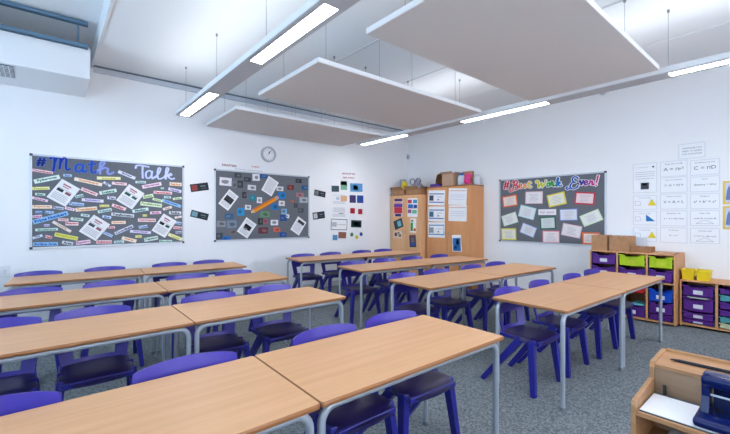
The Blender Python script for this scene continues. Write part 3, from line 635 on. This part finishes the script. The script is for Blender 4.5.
o = card('title_strip', FR, ca, cb, w_, h, 0, M_PAPER, .0125, 'small white strip with pink words in the middle of the work board', 'title strip')
obj('lettering', text_bm('Star work', FR, ca, cb, w_*.8, h*.42, 0, None, .0142), cmat(190, 110, 140), o)
# ---- formula sheets on the right wall
c8 = cx(3.338, 600, 130)
PP = M_PAPER
def rsheet(x0, y0, x1, y1, sl, label, title, formula, fh=.24, name='formula_sheet', pics=()):
    P = [c8(x0, y0), c8(x1, y0-sl), c8(x1, y1-sl*.6), c8(x0, y1)]; ca, cb, w_, h, a = fit4(P); a = 0
    o = card(name, FR, ca, cb, w_, h, 0, mat('laminate_pouch', rgb(216, 220, 230), .3, .4), .001, label, 'poster', 'formula sheets on the right wall')
    obj('printed_page', MB().prism(rot_rect(ca, cb, w_-.018, h-.018, 0), FR, .0024, .0027), mat('laminate_sheet', rgb(240, 242, 247), .35, .4), o)
    if title: obj('title_text', text_bm(title, FR, ca, cb+h*.32, w_*.66, h*.085, 0, None, .003), cmat(96, 100, 116), o)
    if formula: obj('formula_text', text_bm(formula, FR, ca, cb-h*.02, w_*.74, h*fh, 0, None, .003), cmat(64, 68, 84), o)
    for mb, col, nm in (f(ca, cb, w_, h) for f in pics): obj(nm, mb, cmat(*col), o)
    return o, ca, cb, w_, h
tri = lambda kind, col: (lambda ca, cb, w_, h: (MB().prism([(ca+x*w_, cb+y*h) for x, y in kind], FR, .0029, .0034), col, 'triangle'))
sq = lambda px, py, pw, ph, col, nm='picture': (lambda ca, cb, w_, h: (MB().prism(rot_rect(ca+px*w_, cb+py*h, pw*w_, ph*h, 0), FR, .0029, .0034), col, nm))
def outline(pts, col=(170, 174, 186), nm='line_drawing'):
    def f(ca, cb, w_, h):
        mb = MB()
        for (x0, y0), (x1, y1) in zip(pts, pts[1:]):
            A = Vector((ca+x0*w_, cb+y0*h)); B = Vector((ca+x1*w_, cb+y1*h)); mb.prism(rot_rect((A.x+B.x)/2, (A.y+B.y)/2, (B-A).length, .004, math.atan2(B.y-A.y, B.x-A.x)), FR, .0029, .0033)
        return mb, col, nm
    return f
rsheet(262, 46, 352, 96, 5, 'lone white laminated notice above the formula sheets', '', '', pics=[])
ca, cb = c8(307, 68); hd = None
for q, t in enumerate(('FORMULAE YOU', 'NEED TO LEARN', 'FOR YOUR EXAM')): obj('lettering', text_bm(t, FR, ca, cb+.035-.04*q, .2, .02, 0, None, .003), cmat(110, 114, 130), [o for o in bpy.data.objects if o.get('label', '').startswith('lone white')][0])
o, ca, cb, w_, h = rsheet(110, 113, 191, 211, 4, 'tall white sheet with a square black picture, left of the circle area formula', '', '', name='information_sheet', pics=[sq(.0, -.27, .34, .22, (70, 74, 86)), sq(.0, -.22, .2, .08, (150, 154, 164)), sq(.34, .36, .08, .05, (60, 64, 76)), sq(0, .2, .8, .012, (170, 174, 190), 'printed_line'), sq(0, .13, .8, .012, (170, 174, 190), 'printed_line'), sq(0, .06, .8, .012, (170, 174, 190), 'printed_line'), sq(0, -.02, .8, .012, (170, 174, 190), 'printed_line'), sq(-.1, .36, .5, .012, (190, 194, 204), 'printed_line')])
sym = ((.12,-.22),(.46,-.22),(.29,.24)); rgt = ((.05,.26),(.05,-.22),(.42,-.22))
for y0, nm, kd, col in ((219, 'top', sym, (226, 204, 50)), (271, 'middle', rgt, (40, 126, 190)), (326, 'bottom', sym, (226, 204, 50))):
    rsheet(110, y0, 191, y0+47, 1, 'white sheet with a %s triangle, %s of the triangle sheets' % ('blue' if kd is rgt else 'yellow', nm), 'Area of a shape', '', pics=[tri(kd, col), outline([(-.4,-.2),(-.4,.1),(-.2,.1),(-.16,-.2),(-.4,-.2)])])
mid = [('Area of a circle', 'A = \u043fr\u00b2', .2), ('Area of a trapezium', '\u00bd (a + b) h', .17), ('Volume of a prism', 'V = A \u00d7 L', .17), ('Quadratic rule', 'x = -b \u00b1 \u221a(b\u00b2-4ac)', .12), ('Compound', 'P(1 + r)\u207f', .1)]
rgh = [('Circumference of a circle', 'C = \u043fD', .22), ('Speed', 'distance \u00f7 time', .12), ('Pythagoras', 'a\u00b2 + b\u00b2 = c\u00b2', .17), ('Sine rule', 'a/sin A = b/sin B', .1), ('Cosine rule', 'a\u00b2 = b\u00b2 + c\u00b2 - 2bc cos A', .1)]
for cl, x0, x1, ys, nm in ((mid, 201, 292, (104, 158, 213, 269, 325), 'middle'), (rgh, 301, 401, (99, 155, 212, 268, 327), 'right')):
    for k, (t, fm, fh) in enumerate(cl):
        pics = [outline([(-.3,-.36),(.0,-.12),(.3,-.36),(-.3,-.36)])] if k in (3, 4) and cl is rgh else []
        rsheet(x0, ys[k], x1, ys[k]+52, 2.5-k*.8, 'white formula sheet headed %s, %s in the %s column' % (t, ['top', 'second', 'third', 'fourth', 'bottom'][k], nm), t, fm, fh, pics=pics)
for y0, y1, nm in ((172, 248, 'upper'), (257, 332, 'lower')):
    P = [c8(410, y0), c8(470, y0-6), c8(470, y1), c8(410, y1)]; ca, cb, w_, h, a = fit4(P)
    o = card('yellow_poster', FR, ca, cb, w_, h, 0, cmat(232, 200, 110), .001, '%s yellow bordered poster at the right edge of the right wall' % nm, 'poster', 'yellow bordered posters')
    obj('poster_sheet', MB().prism(rot_rect(ca, cb, w_-.05, h-.05, 0), FR, .0025, .003), cmat(206, 214, 232), o)
    obj('picture', MB().prism([(ca+(x-.5)*w_, cb+(y-.5)*h) for x, y in ((.16,.2),(.4,.18),(.5,.5),(.36,.82),(.24,.6))], FR, .003, .0035), cmat(110, 134, 190), o)

# ------------------------------------------------------------------ cupboards on the right wall
def cupboard(x0, y0, y1, z1, label, woodm, plinth=.08):
    c = thing('wooden_cupboard', label, 'cupboard', ((x0+LX)/2, (y0+y1)/2, 0))
    body = MB().box(x0+.02, LX-.005, y0, y1, plinth, z1-.02); obj('carcass', body, woodm, c)
    obj('plinth', MB().box(x0+.05, LX-.01, y0+.01, y1-.01, 0, plinth), M_EDGE, c)
    obj('top_board', MB().box(x0-.005, LX-.004, y0-.006, y1+.006, z1-.02, z1+.003, .003), M_EDGE, c)
    ym = (y0+y1)/2
    for a, b, hy in ((y0+.003, ym-.002, ym-.04), (ym+.002, y1-.003, ym+.04)):
        d = obj('door', MB().box(x0, x0+.0195, a, b, plinth+.003, z1-.023, .0015), woodm, c)
        obj('handle', MB().tube([(x0-.001, hy, 1.04), (x0-.022, hy, 1.045), (x0-.026, hy, 1.06), (x0-.026, hy, 1.08), (x0-.022, hy, 1.095), (x0-.001, hy, 1.10)], .005, 8), M_FOOT, d, False, True)
    return c
cupboard(6.20, 4.235, 5.335, 2.03, 'tall beech cupboard nearer the work board, papers on both doors', M_WOOD)
cupboard(6.04, 5.37, 6.275, 1.90, 'shorter beech cupboard in the far corner, colourful posters on its doors', mat('beech_cabinet_pale', rgb(230, 180, 134), .5, .35, noise=((9, 9, 1.1), rgb(220, 168, 122), 4, .3, .7)))
FC = frame_x(6.20); c6 = cx(4.34, 370, 150, 6.20)
def cposter(C, label, m=None, pics=(), text=False, name='door_poster', **k):
    return sheet(FC, c6, C, label, 'poster', k.get('group'), pics, text, m or M_PAPER, .0008, name)
bl = cmat(90, 130, 190)
for k, (y0, y1) in enumerate(((174, 240), (244, 310), (312, 380))):
    C = [(253, y0), (325, y0+2), (325, y1), (253, y1)]
    o, ca, cb, w_, h, a = cposter(C, 'white and blue certificate, %s on the left door of the tall cupboard' % ['top', 'middle', 'bottom'][k], None, [(0, .26, .9, .07, (100, 120, 180)) if k < 2 else (0, .3, .9, .07, (90, 150, 200)), (0, -.3, .9, .07, (100, 120, 180) if k < 2 else (90, 150, 200)), (-.3, -.02, .26, .36, (70, 84, 100) if k == 0 else (70, 120, 150) if k == 1 else (150, 160, 170)), (.12, -.12, .08, .08, (60, 70, 110)), (.2, .06, .3, .03, (150, 160, 190))], group='certificates on the tall cupboard')
    if k == 2:
        for q in (-.44, .44): obj('border', MB().prism(rot_rect(ca+q*w_, cb, .012, h*.7, 0), FC, .0023, .003), cmat(90, 150, 200), o)
for k, (y0, y1) in enumerate(((165, 238), (238, 309))):
    cposter([(341, y0), (420, y0+3), (420, y1), (341, y1)], 'white sheet of pale print, %s on the right door of the tall cupboard' % ['upper', 'lower'][k], None, [(0, .36, .95, .06, (222, 190, 180)), (0, .1, .8, .02, (176, 180, 210)), (0, -.02, .8, .02, (186, 190, 214)), (0, -.16, .8, .02, (186, 190, 214))], group='print sheets on the tall cupboard')
cposter([(357, 368), (397, 369), (396, 440), (357, 441)], 'blue picture notice low on the right door of the tall cupboard', None, [(0, -.08, .86, .78, (50, 110, 180)), (.1, .05, .3, .3, (170, 200, 220)), (-.15, -.25, .4, .15, (30, 80, 150))])
c6b = cx(6.675, 386, 185, 6.04)
FD = frame_x(6.04)
def cp2(C, label, m, pics):
    return sheet(FD, c6b, C, label, 'poster', 'posters on the corner cupboard', pics, False, m, .0008, 'door_poster')
cp2([(52, 90), (112, 92), (110, 210), (54, 212)], 'red and purple poster at the top of the corner cupboard left door', cmat(226, 200, 196), [(0, .42, .9, .14, (80, 50, 110)), (-.05, .25, .8, .1, (206, 150, 150)), (0, .12, .95, .18, (110, 70, 170)), (0, -.15, .9, .34, (204, 60, 80)), (0, -.42, .7, .14, (50, 60, 120))])
cp2([(50, 245), (110, 215), (112, 280), (62, 300)], 'tilted dark blue picture midway down the corner cupboard left door', cmat(60, 76, 90), [(.1, 0, .4, .6, (120, 180, 190))])
cp2([(50, 305), (110, 310), (106, 356), (48, 352)], 'pale patterned picture low on the corner cupboard left door', cmat(222, 206, 190), [(-.2, .0, .3, .5, (120, 80, 70)), (.25, -.1, .3, .4, (150, 110, 100)), (.1, .25, .2, .2, (70, 60, 70))])
cp2([(144, 88), (212, 90), (210, 212), (144, 214)], 'tiled blue and red poster at the top of the corner cupboard right door', M_PAPER, [(-.28, .33, .4, .2, (190, 70, 100)), (.25, .33, .4, .2, (60, 150, 200)), (-.2, .08, .5, .2, (50, 110, 190)), (.28, .06, .36, .2, (40, 90, 170)), (-.28, -.2, .36, .2, (160, 90, 140)), (.2, -.22, .46, .2, (110, 190, 160)), (0, -.03, .9, .03, (190, 80, 110))])
cp2([(162, 222), (202, 224), (202, 318), (164, 316)], 'white and green narrow poster midway on the corner cupboard right door', M_PAPER, [(-.25, -.1, .42, .6, (60, 160, 70)), (.25, -.3, .4, .2, (214, 80, 70)), (-.2, .33, .4, .14, (150, 130, 80))])
cp2([(156, 334), (200, 334), (200, 414), (158, 416)], 'dark framed portrait poster low on the corner cupboard right door', cmat(60, 70, 96), [(0, .1, .6, .4, (130, 110, 110)), (0, -.25, .7, .3, (70, 90, 150)), (0, .38, .7, .08, (160, 80, 80))])

# ---- clutter on the cupboards
def open_box(name, x0, x1, y0, y1, z0, z1, label, flaps=.09, m=None, tilt=.5):
    m = m or M_CARD
    b = thing(name, label, 'box', ((x0+x1)/2, (y0+y1)/2, z0)); t = .006
    mb = MB().box(x0, x1, y0, y1, z0, z0+t)
    for a in ((x0, x0+t, y0, y1), (x1-t, x1, y0, y1), (x0+t, x1-t, y0, y0+t), (x0+t, x1-t, y1-t, y1)): mb.box(*a, z0+t, z1)
    obj('box_body', mb, m, b)
    for p0, p1, n in (((x0,y0),(x0,y1),(-1,0)), ((x1,y0),(x1,y1),(1,0)), ((x0,y0),(x1,y0),(0,-1)), ((x0,y1),(x1,y1),(0,1))):
        k = flaps; dz = k*tilt*(1 if n[0] else .6); nx, ny = n[0]*k*.8, n[1]*k*.8
        P = [(*p0, z1), (*p1, z1), (p1[0]+nx, p1[1]+ny, z1+dz), (p0[0]+nx, p0[1]+ny, z1+dz)]
        f = MB(); f.quadbox([Vector(q) for q in P] + [Vector(q)+Vector((0, 0, .004)) for q in P]); obj('flap', f, m, b)
    return b
def bag(name, cx_, cy, z0, rx, ry, rz, m, label, cat, seed=1, spike=.12):
    rnd = random.Random(seed); mb = MB()
    bmesh.ops.create_icosphere(mb.bm, subdivisions=3, radius=1)
    for v in mb.bm.verts:
        n = v.co.copy(); k = 1 + spike*(math.sin(n.x*5+seed)*math.cos(n.y*6-seed)+.5*math.sin(n.z*9+seed*2)) + rnd.uniform(-.04, .04)
        v.co = Vector((n.x*rx*k, n.y*ry*k, max(n.z*k, -.72)*rz + .72*rz))+Vector((cx_, cy, z0))
    return tag(obj(name, mb, m, None, False, True), label, cat)
ZT, ZC = 2.034, 1.904
open_box('cardboard_box', 6.28, 6.54, 4.70, 4.98, ZT, ZT+.25, 'open cardboard box with splayed flaps on the tall cupboard', .07, cmat(190, 158, 136))
bxo = thing('cardboard_box', 'brown box tipped on its side at the back of the tall cupboard', 'box', (6.53, 5.14, ZT))
arch = [(-.17, 0), (.17, 0), (.17, .14), (.12, .24), (.0, .27), (-.12, .24), (-.17, .14)]
mb = MB()
for i in range(len(arch)):
    (a0, b0), (a1, b1) = arch[i], arch[(i+1) % len(arch)]
    q = [(a0, b0), (a1, b1), (a1*.93, b1*.93+.008), (a0*.93, b0*.93+.008)]
    mb.prism(q, lambda a, b, d: Vector((d, 5.14+a*.8, ZT+.001+b*1.15)), 6.43, 6.64)
obj('box_shell', mb, M_CARD, bxo); obj('box_base', MB().prism([(a*.93, b*.93+.008) for a, b in arch], lambda a, b, d: Vector((d, 5.14+a*.8, ZT+.001+b*1.15)), 6.62, 6.632), cmat(150, 96, 50), bxo)
tag(obj('purple_folder', MB().box(6.23, 6.41, 5.02, 5.27, ZT, ZT+.06, .012), cmat(88, 60, 160)), 'low purple tray lying at the left front of the tall cupboard top', 'tray')
bag('plastic_bag', 6.40, 4.575, ZT, .08, .10, .13, cmat(206, 216, 230), 'white and blue bundle beside the open box on the tall cupboard', 'bag', 3)
bag('blue_scrap', 6.37, 4.56, ZT+.20, .04, .045, .03, cmat(70, 120, 190), 'small blue scrap on top of the white bundle', 'scrap', 5)
bag('pink_tinsel', 6.36, 4.405, ZT, .06, .06, .14, cmat(226, 70, 140), 'bright pink tinsel bundle on the tall cupboard', 'tinsel', 8, .34)
bag('plastic_bag', 6.52, 4.31, ZT, .09, .06, .12, cmat(206, 210, 218), 'clear white plastic bag at the right end of the tall cupboard top', 'bag', 12)
obj_card = tag(obj('cardboard_box', MB().box(6.56, 6.645, 4.46, 4.68, ZT, ZT+.30, .003), M_CARD), 'plain brown carton standing at the back of the tall cupboard', 'box')
open_box('cardboard_box', 6.05, 6.40, 5.86, 6.22, ZC, ZC+.09, 'low open cardboard box at the left of the corner cupboard top', .10, tilt=.7)
open_box('cardboard_box', 6.05, 6.40, 5.41, 5.78, ZC, ZC+.09, 'low open cardboard box at the right of the corner cupboard top', .10, tilt=.7)
tag(obj('metal_canister', MB().tube([(6.30, 6.13, ZC+.007), (6.30, 6.13, ZC+.36)], .07, 18), cmat(170, 172, 178, .4), None, False, True), 'grey canister standing in the left box on the corner cupboard', 'canister')
bag('yellow_toy_ball', 6.20, 5.98, ZC+.007, .075, .075, .18, cmat(228, 200, 40), 'yellow rounded toy in the left box on the corner cupboard', 'toy', 2, .03)
bag('pink_cloth', 6.50, 5.82, ZC, .05, .06, .19, cmat(222, 160, 160), 'pink cloth bundle between the boxes on the corner cupboard', 'cloth', 6)
bag('wool_bundle', 6.22, 5.60, ZC+.007, .09, .12, .17, cmat(160, 156, 170), 'grey tangled bundle in the right box on the corner cupboard', 'bundle', 9, .2)
for k, y in enumerate((5.70, 5.53)):
    mb = ring(lambda a, b, d: Vector((6.16+d, y+a, ZC+.27+b)), 0, 0, .06, .075, -.01, .01, 20)
    tag(obj('bangle', mb, cmat(130, 128, 150)), 'grey ring resting on the tangled bundle, ' + ('left one' if k == 0 else 'right one'), 'ring')

# ------------------------------------------------------------------ tray units
def tray_proto(): pass
def tray(x, y0, y1, z0, z1, col, label, lab=True, lcol=None, lid=False, group='storage trays'):
    t = thing('storage_tray', label, 'tray', (x+.2, (y0+y1)/2, z0), 0, group)
    h = z1-z0; m = cmat(*col, .35); w_ = y1-y0; mb = MB(); ymid = (y0+y1)/2; D = .38
    for a in ((x, x+.008, y0+.012, y1-.012), (x+D-.008, x+D, y0+.012, y1-.012), (x+.008, x+D-.008, y0+.012, y0+.02), (x+.008, x+D-.008, y1-.02, y1-.012)): mb.box(*a, z0, z0+h*.72)
    for a in ((y0+.012, y0+.075), (y1-.075, y1-.012)): mb.box(x, x+.008, *a, z0+h*.72, z1-.006)
    mb.box(x, x+D, y0+.012, y1-.012, z0, z0+.006)
    for k in range(4): mb.box(x-.004, x, y0+.03+k*.014, y0+.036+k*.014, z0+.01, z1-.02); mb.box(x-.004, x, y1-.036-k*.014, y1-.03-k*.014, z0+.01, z1-.02)
    obj('tub', mb, m, t)
    lp = MB()
    prof = [(y0, z1-.012), (y0+.06, z1-.012), (y0+.085, z0+h*.72), (y1-.085, z0+h*.72), (y1-.06, z1-.012), (y1, z1-.012), (y1, z1), (y0+.0+w_-.055, z1), (y1-.08, z0+h*.72+.014), (y0+.08, z0+h*.72+.014), (y0+.055, z1), (y0, z1)]
    lp.prism(prof, lambda a, b, d: Vector((d, a, b)), x-.016, x+.004)
    obj('lip', lp, m, t)
    if lab: obj('label_holder', MB().box(x-.007, x-.004, ymid-.045, ymid+.045, z0+h*.22, z0+h*.22+min(.05, h*.42), .001), cmat(*(lcol or (222, 222, 232))), t)
    return t
PU, LM, BU, RD, TE = (100, 50, 148), (186, 212, 36), (30, 84, 206), (200, 50, 50), (90, 170, 180)
def unit(x, y0, y1, cols, z1, label, rails=(), zb=.05, dep=.5):
    u = thing('tray_unit', label, 'tray unit', (x+.2, (y0+y1)/2, 0), 0, 'tray storage units')
    xb = x+dep; t = .018
    obj('top_board', MB().box(x-.004, xb, y0, y1, z1-t, z1, .003), M_WOODF, u)
    obj('base_board', MB().box(x, xb, y0+t, y1-t, zb-.02, zb), M_WOODF, u)
    for k, (a, b) in enumerate(((y0, y0+t), (y1-t, y1))): obj('side_panel', MB().box(x, xb, a, b, .012, z1-t), M_WOODF, u)
    for d in cols: obj('divider', MB().box(x, xb-.01, d-.012, d+.012, zb, z1-t), M_WOODF, u)
    obj('back_panel', MB().box(xb-.008, xb, y0+t, y1-t, zb, z1-t), M_WOODF, u)
    ed = [y0+t] + [q for d in sorted(cols) for q in (d-.012, d+.012)] + [y1-t]
    for k, e in enumerate(ed):
        sg = 1 if k % 2 == 0 else -1; cb = [(e, zb+.01)]; z = zb+.012
        while z < z1-.05:
            cb += [(e+sg*.002, z), (e+sg*.002, z+.022), (e+sg*.011, z+.024), (e+sg*.011, z+.040), (e+sg*.002, z+.042)]; z += .062
        cb.append((e, z))
        obj('tray_runner', MB().prism(cb, lambda a, b, d: Vector((d, a, b)), x+.001, x+.30), cmat(60, 46, 60), u)
    for z in rails: obj('mid_shelf', MB().box(x+.002, xb-.01, y0+t, y1-t, z-.01, z+.01), M_WOODF, u)
    return u
XU = 6.10
unit(XU, 1.135, 2.122, (1.435, 1.778), .918, 'taller beech tray unit under the formula sheets, three columns of trays', (.535,), .045, .54)
cl = [(1.793, 2.100), (1.450, 1.760), (1.157, 1.420)]; cn = ['left', 'middle', 'right']
lay = [[(.725, .880, PU, 1, 'deep purple'), (.555, .70, PU, 1, 'deep purple'), (.36, .51, PU, 1, 'deep purple'), (.19, .345, PU, 1, 'deep purple'), (.05, .175, PU, 1, 'shallow purple')],
       [(.73, .884, LM, 1, 'lime green'), (.555, .705, PU, 1, 'deep purple'), (.37, .47, RD, 0, 'red'), (.055, .195, PU, 1, 'deep purple')],
       [(.73, .882, LM, 1, 'lime green'), (.555, .708, PU, 1, 'deep purple'), (.292, .455, BU, 1, 'blue'), (.135, .283, PU, 1, 'deep purple'), (.05, .124, PU, 0, 'shallow purple')]]
nth = ['top', 'second', 'third', 'fourth', 'bottom']
for (a, b), nm, L in zip(cl, cn, lay):
    for k, (z0, z1, col, lb, d) in enumerate(L):
        tray(XU+.006, a, b, z0, z1, col, '%s tray, %s of the %s column in the taller tray unit' % (d, nth[k] if k < len(L)-1 else 'bottom', nm), bool(lb), (196, 210, 60) if col == LM else None)
tag(obj('teal_folder', MB().box(XU+.02, XU+.30, 1.47, 1.62, .203, .222, .004), cmat(110, 196, 206)), 'teal folder lying over the bottom tray of the middle column', 'folder')
XV = 6.22
unit(XV, -.35, 1.115, (.765, .40, .03), .600, 'lower beech tray unit at the right edge, yellow caddy on top', (), .05, .42)
for k, (z0, z1, d, lb) in enumerate(((.40, .535, 'deep purple', 1), (.215, .388, 'deep purple', 1), (.115, .205, 'shallow purple', 1), (.058, .108, 'shallow purple', 1))):
    tray(XV+.006, .785, 1.09, z0, z1, PU, '%s tray, %s of the first column in the lower tray unit' % (d, ['top', 'second', 'third', 'bottom'][k]), True)
tag(obj('paper_stack', MB().box(XV+.02, XV+.30, .83, 1.05, .375, .389), M_PAPER), 'white papers heaped in the second tray of the lower tray unit', 'papers')
for k, (z0, z1, col, d) in enumerate(((.47, .535, PU, 'shallow purple'), (.385, .462, TE, 'shallow teal'), (.29, .375, PU, 'shallow purple'), (.205, .28, PU, 'shallow purple'), (.13, .197, TE, 'shallow teal'), (.058, .122, (224, 226, 190), 'shallow cream'))):
    tray(XV+.006, .42, .745, z0, z1, col, '%s tray, %s of the second column in the lower tray unit' % (d, ['top', 'second', 'third', 'fourth', 'fifth', 'bottom'][k]), False)
for k, (z0, z1) in enumerate(((.40, .535), (.215, .388), (.058, .205))):
    tray(XV+.006, .05, .38, z0, z1, PU, 'deep purple tray, %s of the third column in the lower tray unit' % ['top', 'middle', 'bottom'][k], True)
# cardboard boxes on the taller unit
def carton(x0, x1, y0, y1, z0, z1, label, m=M_CARD):
    b = thing('cardboard_box', label, 'box', ((x0+x1)/2, (y0+y1)/2, z0), 0, 'boxes on the tray unit')
    obj('box_body', MB().box(x0, x1, y0, y1, z0, z1, .004), m, b)
    obj('tape', MB().box(x0-.0005, x1+.0005, (y0+y1)/2-.02, (y0+y1)/2+.02, z1-.04, z1+.0006), cmat(166, 122, 88, .4), b)
    return b
carton(6.14, 6.38, 1.915, 2.118, .9182, 1.135, 'cube shaped cardboard box at the left end of the taller tray unit')
carton(6.16, 6.44, 1.645, 1.895, .9182, 1.13, 'wider cardboard box second from left on the taller tray unit')
carton(6.13, 6.36, 1.40, 1.625, .9182, .995, 'flat low cardboard box on the right of the taller tray unit', cmat(166, 118, 84))
tag(obj('paper_stack', MB().box(6.46, 6.62, 1.55, 1.95, .9182, 1.11, .004), cmat(214, 222, 236)), 'pale plastic folder box behind the cartons on the tray unit', 'file box')
# yellow caddy
cd_ = thing('caddy', 'yellow plastic carry caddy with two tubs on the lower tray unit', 'caddy', (6.36, .97, .600))
YM = cmat(240, 212, 40, .35)
for a, b in ((.980, 1.105), (.835, .960)):
    mb = MB(); t = .004
    for (s0, s1) in ((0, 1),):
        lo = [(6.27, a+.008), (6.47, a+.008), (6.47, b-.008), (6.27, b-.008)]; hi = [(6.26, a), (6.48, a), (6.48, b), (6.26, b)]
        V0 = [mb.bm.verts.new((x, y, .601)) for x, y in lo]; V1 = [mb.bm.verts.new((x, y, .722)) for x, y in hi]
        V2 = [mb.bm.verts.new((x+(.008 if x < 6.37 else -.008), y+(.008 if y == a else -.008), .722)) for x, y in hi]
        V3 = [mb.bm.verts.new((x+(.008 if x < 6.37 else -.008), y+(.008 if y == a+.008 else -.008), .609)) for x, y in lo]
        mb.bm.faces.new(V0[::-1]); mb.bm.faces.new(V3)
        for A, B in ((V0, V1), (V1, V2), (V2, V3)):
            for k in range(4): mb.bm.faces.new((A[k], A[(k+1)%4], B[(k+1)%4], B[k]))
    obj('tub', mb, YM, cd_)
    rm = MB()
    for q in ((6.25, 6.262, a-.008, b+.008), (6.478, 6.49, a-.008, b+.008), (6.262, 6.478, a-.008, a), (6.262, 6.478, b, b+.008)): rm.box(*q, .713, .725)
    obj('rim', rm, YM, cd_)
obj('handle', MB().box(6.27, 6.47, .961, .979, .66, .735, .003), YM, cd_)

# ------------------------------------------------------------------ teacher's desk corner with wooden organiser, bottom right
dk = thing('teacher_desk', 'corner of the beech teacher desk under the wooden organiser', 'desk', (1.55, -.3, 0))
obj('desk_top', MB().box(1.20, 1.64, -1.3, .33, .70, .728, .004), M_BEECH, dk)
for x, y in ((1.245, .285), (1.60, .285), (1.245, -1.25), (1.60, -1.25)): obj('leg', MB().tube([(x, y, 0), (x, y, .70)], .016, 12), M_STEEL, dk, False, True)
og = thing('desk_organiser', 'light wooden stepped desk organiser at the bottom right corner', 'organiser', (1.43, 0, .729))
prof = [(1.262, .729), (1.606, .729), (1.606, .953), (1.462, .945), (1.452, .93), (1.452, .897), (1.272, .880), (1.266, .868)]
fy = lambda a, b, d: Vector((a, d, b))
M_ORG = mat('organiser_birch', rgb(184, 140, 100), .45, .4, noise=((30, 2.5, 30), rgb(166, 120, 80), 4, .3, .7))
for y in (.335, -.42): obj('end_panel', MB().prism(prof, fy, y-.012, y), M_ORG, og)
obj('ledge', MB().prism([(1.456, .930), (1.6, .936), (1.6, .948), (1.456, .940)], fy, -.408, .323), M_ORG, og)
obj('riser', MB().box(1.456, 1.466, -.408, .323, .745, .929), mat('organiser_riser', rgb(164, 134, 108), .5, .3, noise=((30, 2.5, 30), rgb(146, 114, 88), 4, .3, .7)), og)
obj('back_rail', MB().box(1.598, 1.608, -.408, .323, .729, .957, .002), M_ORG, og)
obj('shelf', MB().box(1.278, 1.455, -.408, .323, .842, .850), M_ORG, og)
obj('shelf_lip', MB().box(1.268, 1.278, -.408, .323, .841, .854, .002), M_ORG, og)
obj('base_board', MB().box(1.283, 1.598, -.408, .323, .7295, .744), M_ORG, og)
brd = tag(obj('clip_board', MB().box(1.284, 1.453, -.02, .320, .8505, .854), cmat(84, 92, 102)), 'dark grey board under the white sheet in the organiser', 'clipboard')
obj('clip', MB().box(1.442, 1.450, .293, .300, .854, .886, .002), M_DARK, brd)
tag(obj('paper_sheet', MB().box(1.287, 1.436, -.01, .3195, .8542, .8555), M_PAPER), 'blank white sheet lying on the organiser shelf', 'paper')
pn = thing('black_pen', 'slim black pen lying along the top ledge of the organiser', 'pen', (1.53, .12, .949))
obj('barrel', MB().tube([(1.520, .272, .9475), (1.524, -.03, .9475)], .0050, 10, .0058), M_INK, pn, False, True)
obj('tip', MB().tube([(1.5197, .296, .9475), (1.520, .272, .9475)], .0015, 8, .0055), M_INK, pn, False, True)
# a few stored things in the lower slot
tag(obj('paper_stack', MB().box(1.30, 1.45, -.1, .28, .7442, .757), cmat(206, 212, 222)), 'pale papers in the lower slot of the organiser', 'papers')
# blue hole punch
BLU = cmat(13, 27, 84, .15)
hp = thing('hole_punch', 'glossy dark blue desk punch on the organiser shelf at the right edge', 'hole punch', (1.36, .11, .8555))
obj('base', MB().box(1.285, 1.435, -.03, .206, .8556, .880, .010, 3), BLU, hp, False, True)
arm = [(1.340, .876), (1.405, .876), (1.398, .905), (1.404, .935), (1.412, .955), (1.406, .968), (1.386, .974), (1.362, .970), (1.350, .955), (1.352, .92)]
for y in (.1965, .016): obj('side_arm', MB().prism(arm, fy, y-.016, y), BLU, hp)
obj('lever', MB().box(1.345, 1.412, -.002, .198, .945, .976, .010, 3), BLU, hp, False, True)
obj('back_plate', MB().box(1.396, 1.402, .004, .178, .876, .945), BLU, hp)
obj('cross_bar', MB().tube([(1.358, .179, .925), (1.358, .019, .925)], .003, 8), M_ALU, hp, False, True)
obj('punch_pin', MB().tube([(1.368, .135, .881), (1.368, .135, .944)], .005, 10), M_ALU, hp, False, True)
obj('spring', MB().tube([(1.368, .05, .881), (1.368, .05, .944)], .005, 10), M_ALU, hp, False, True)
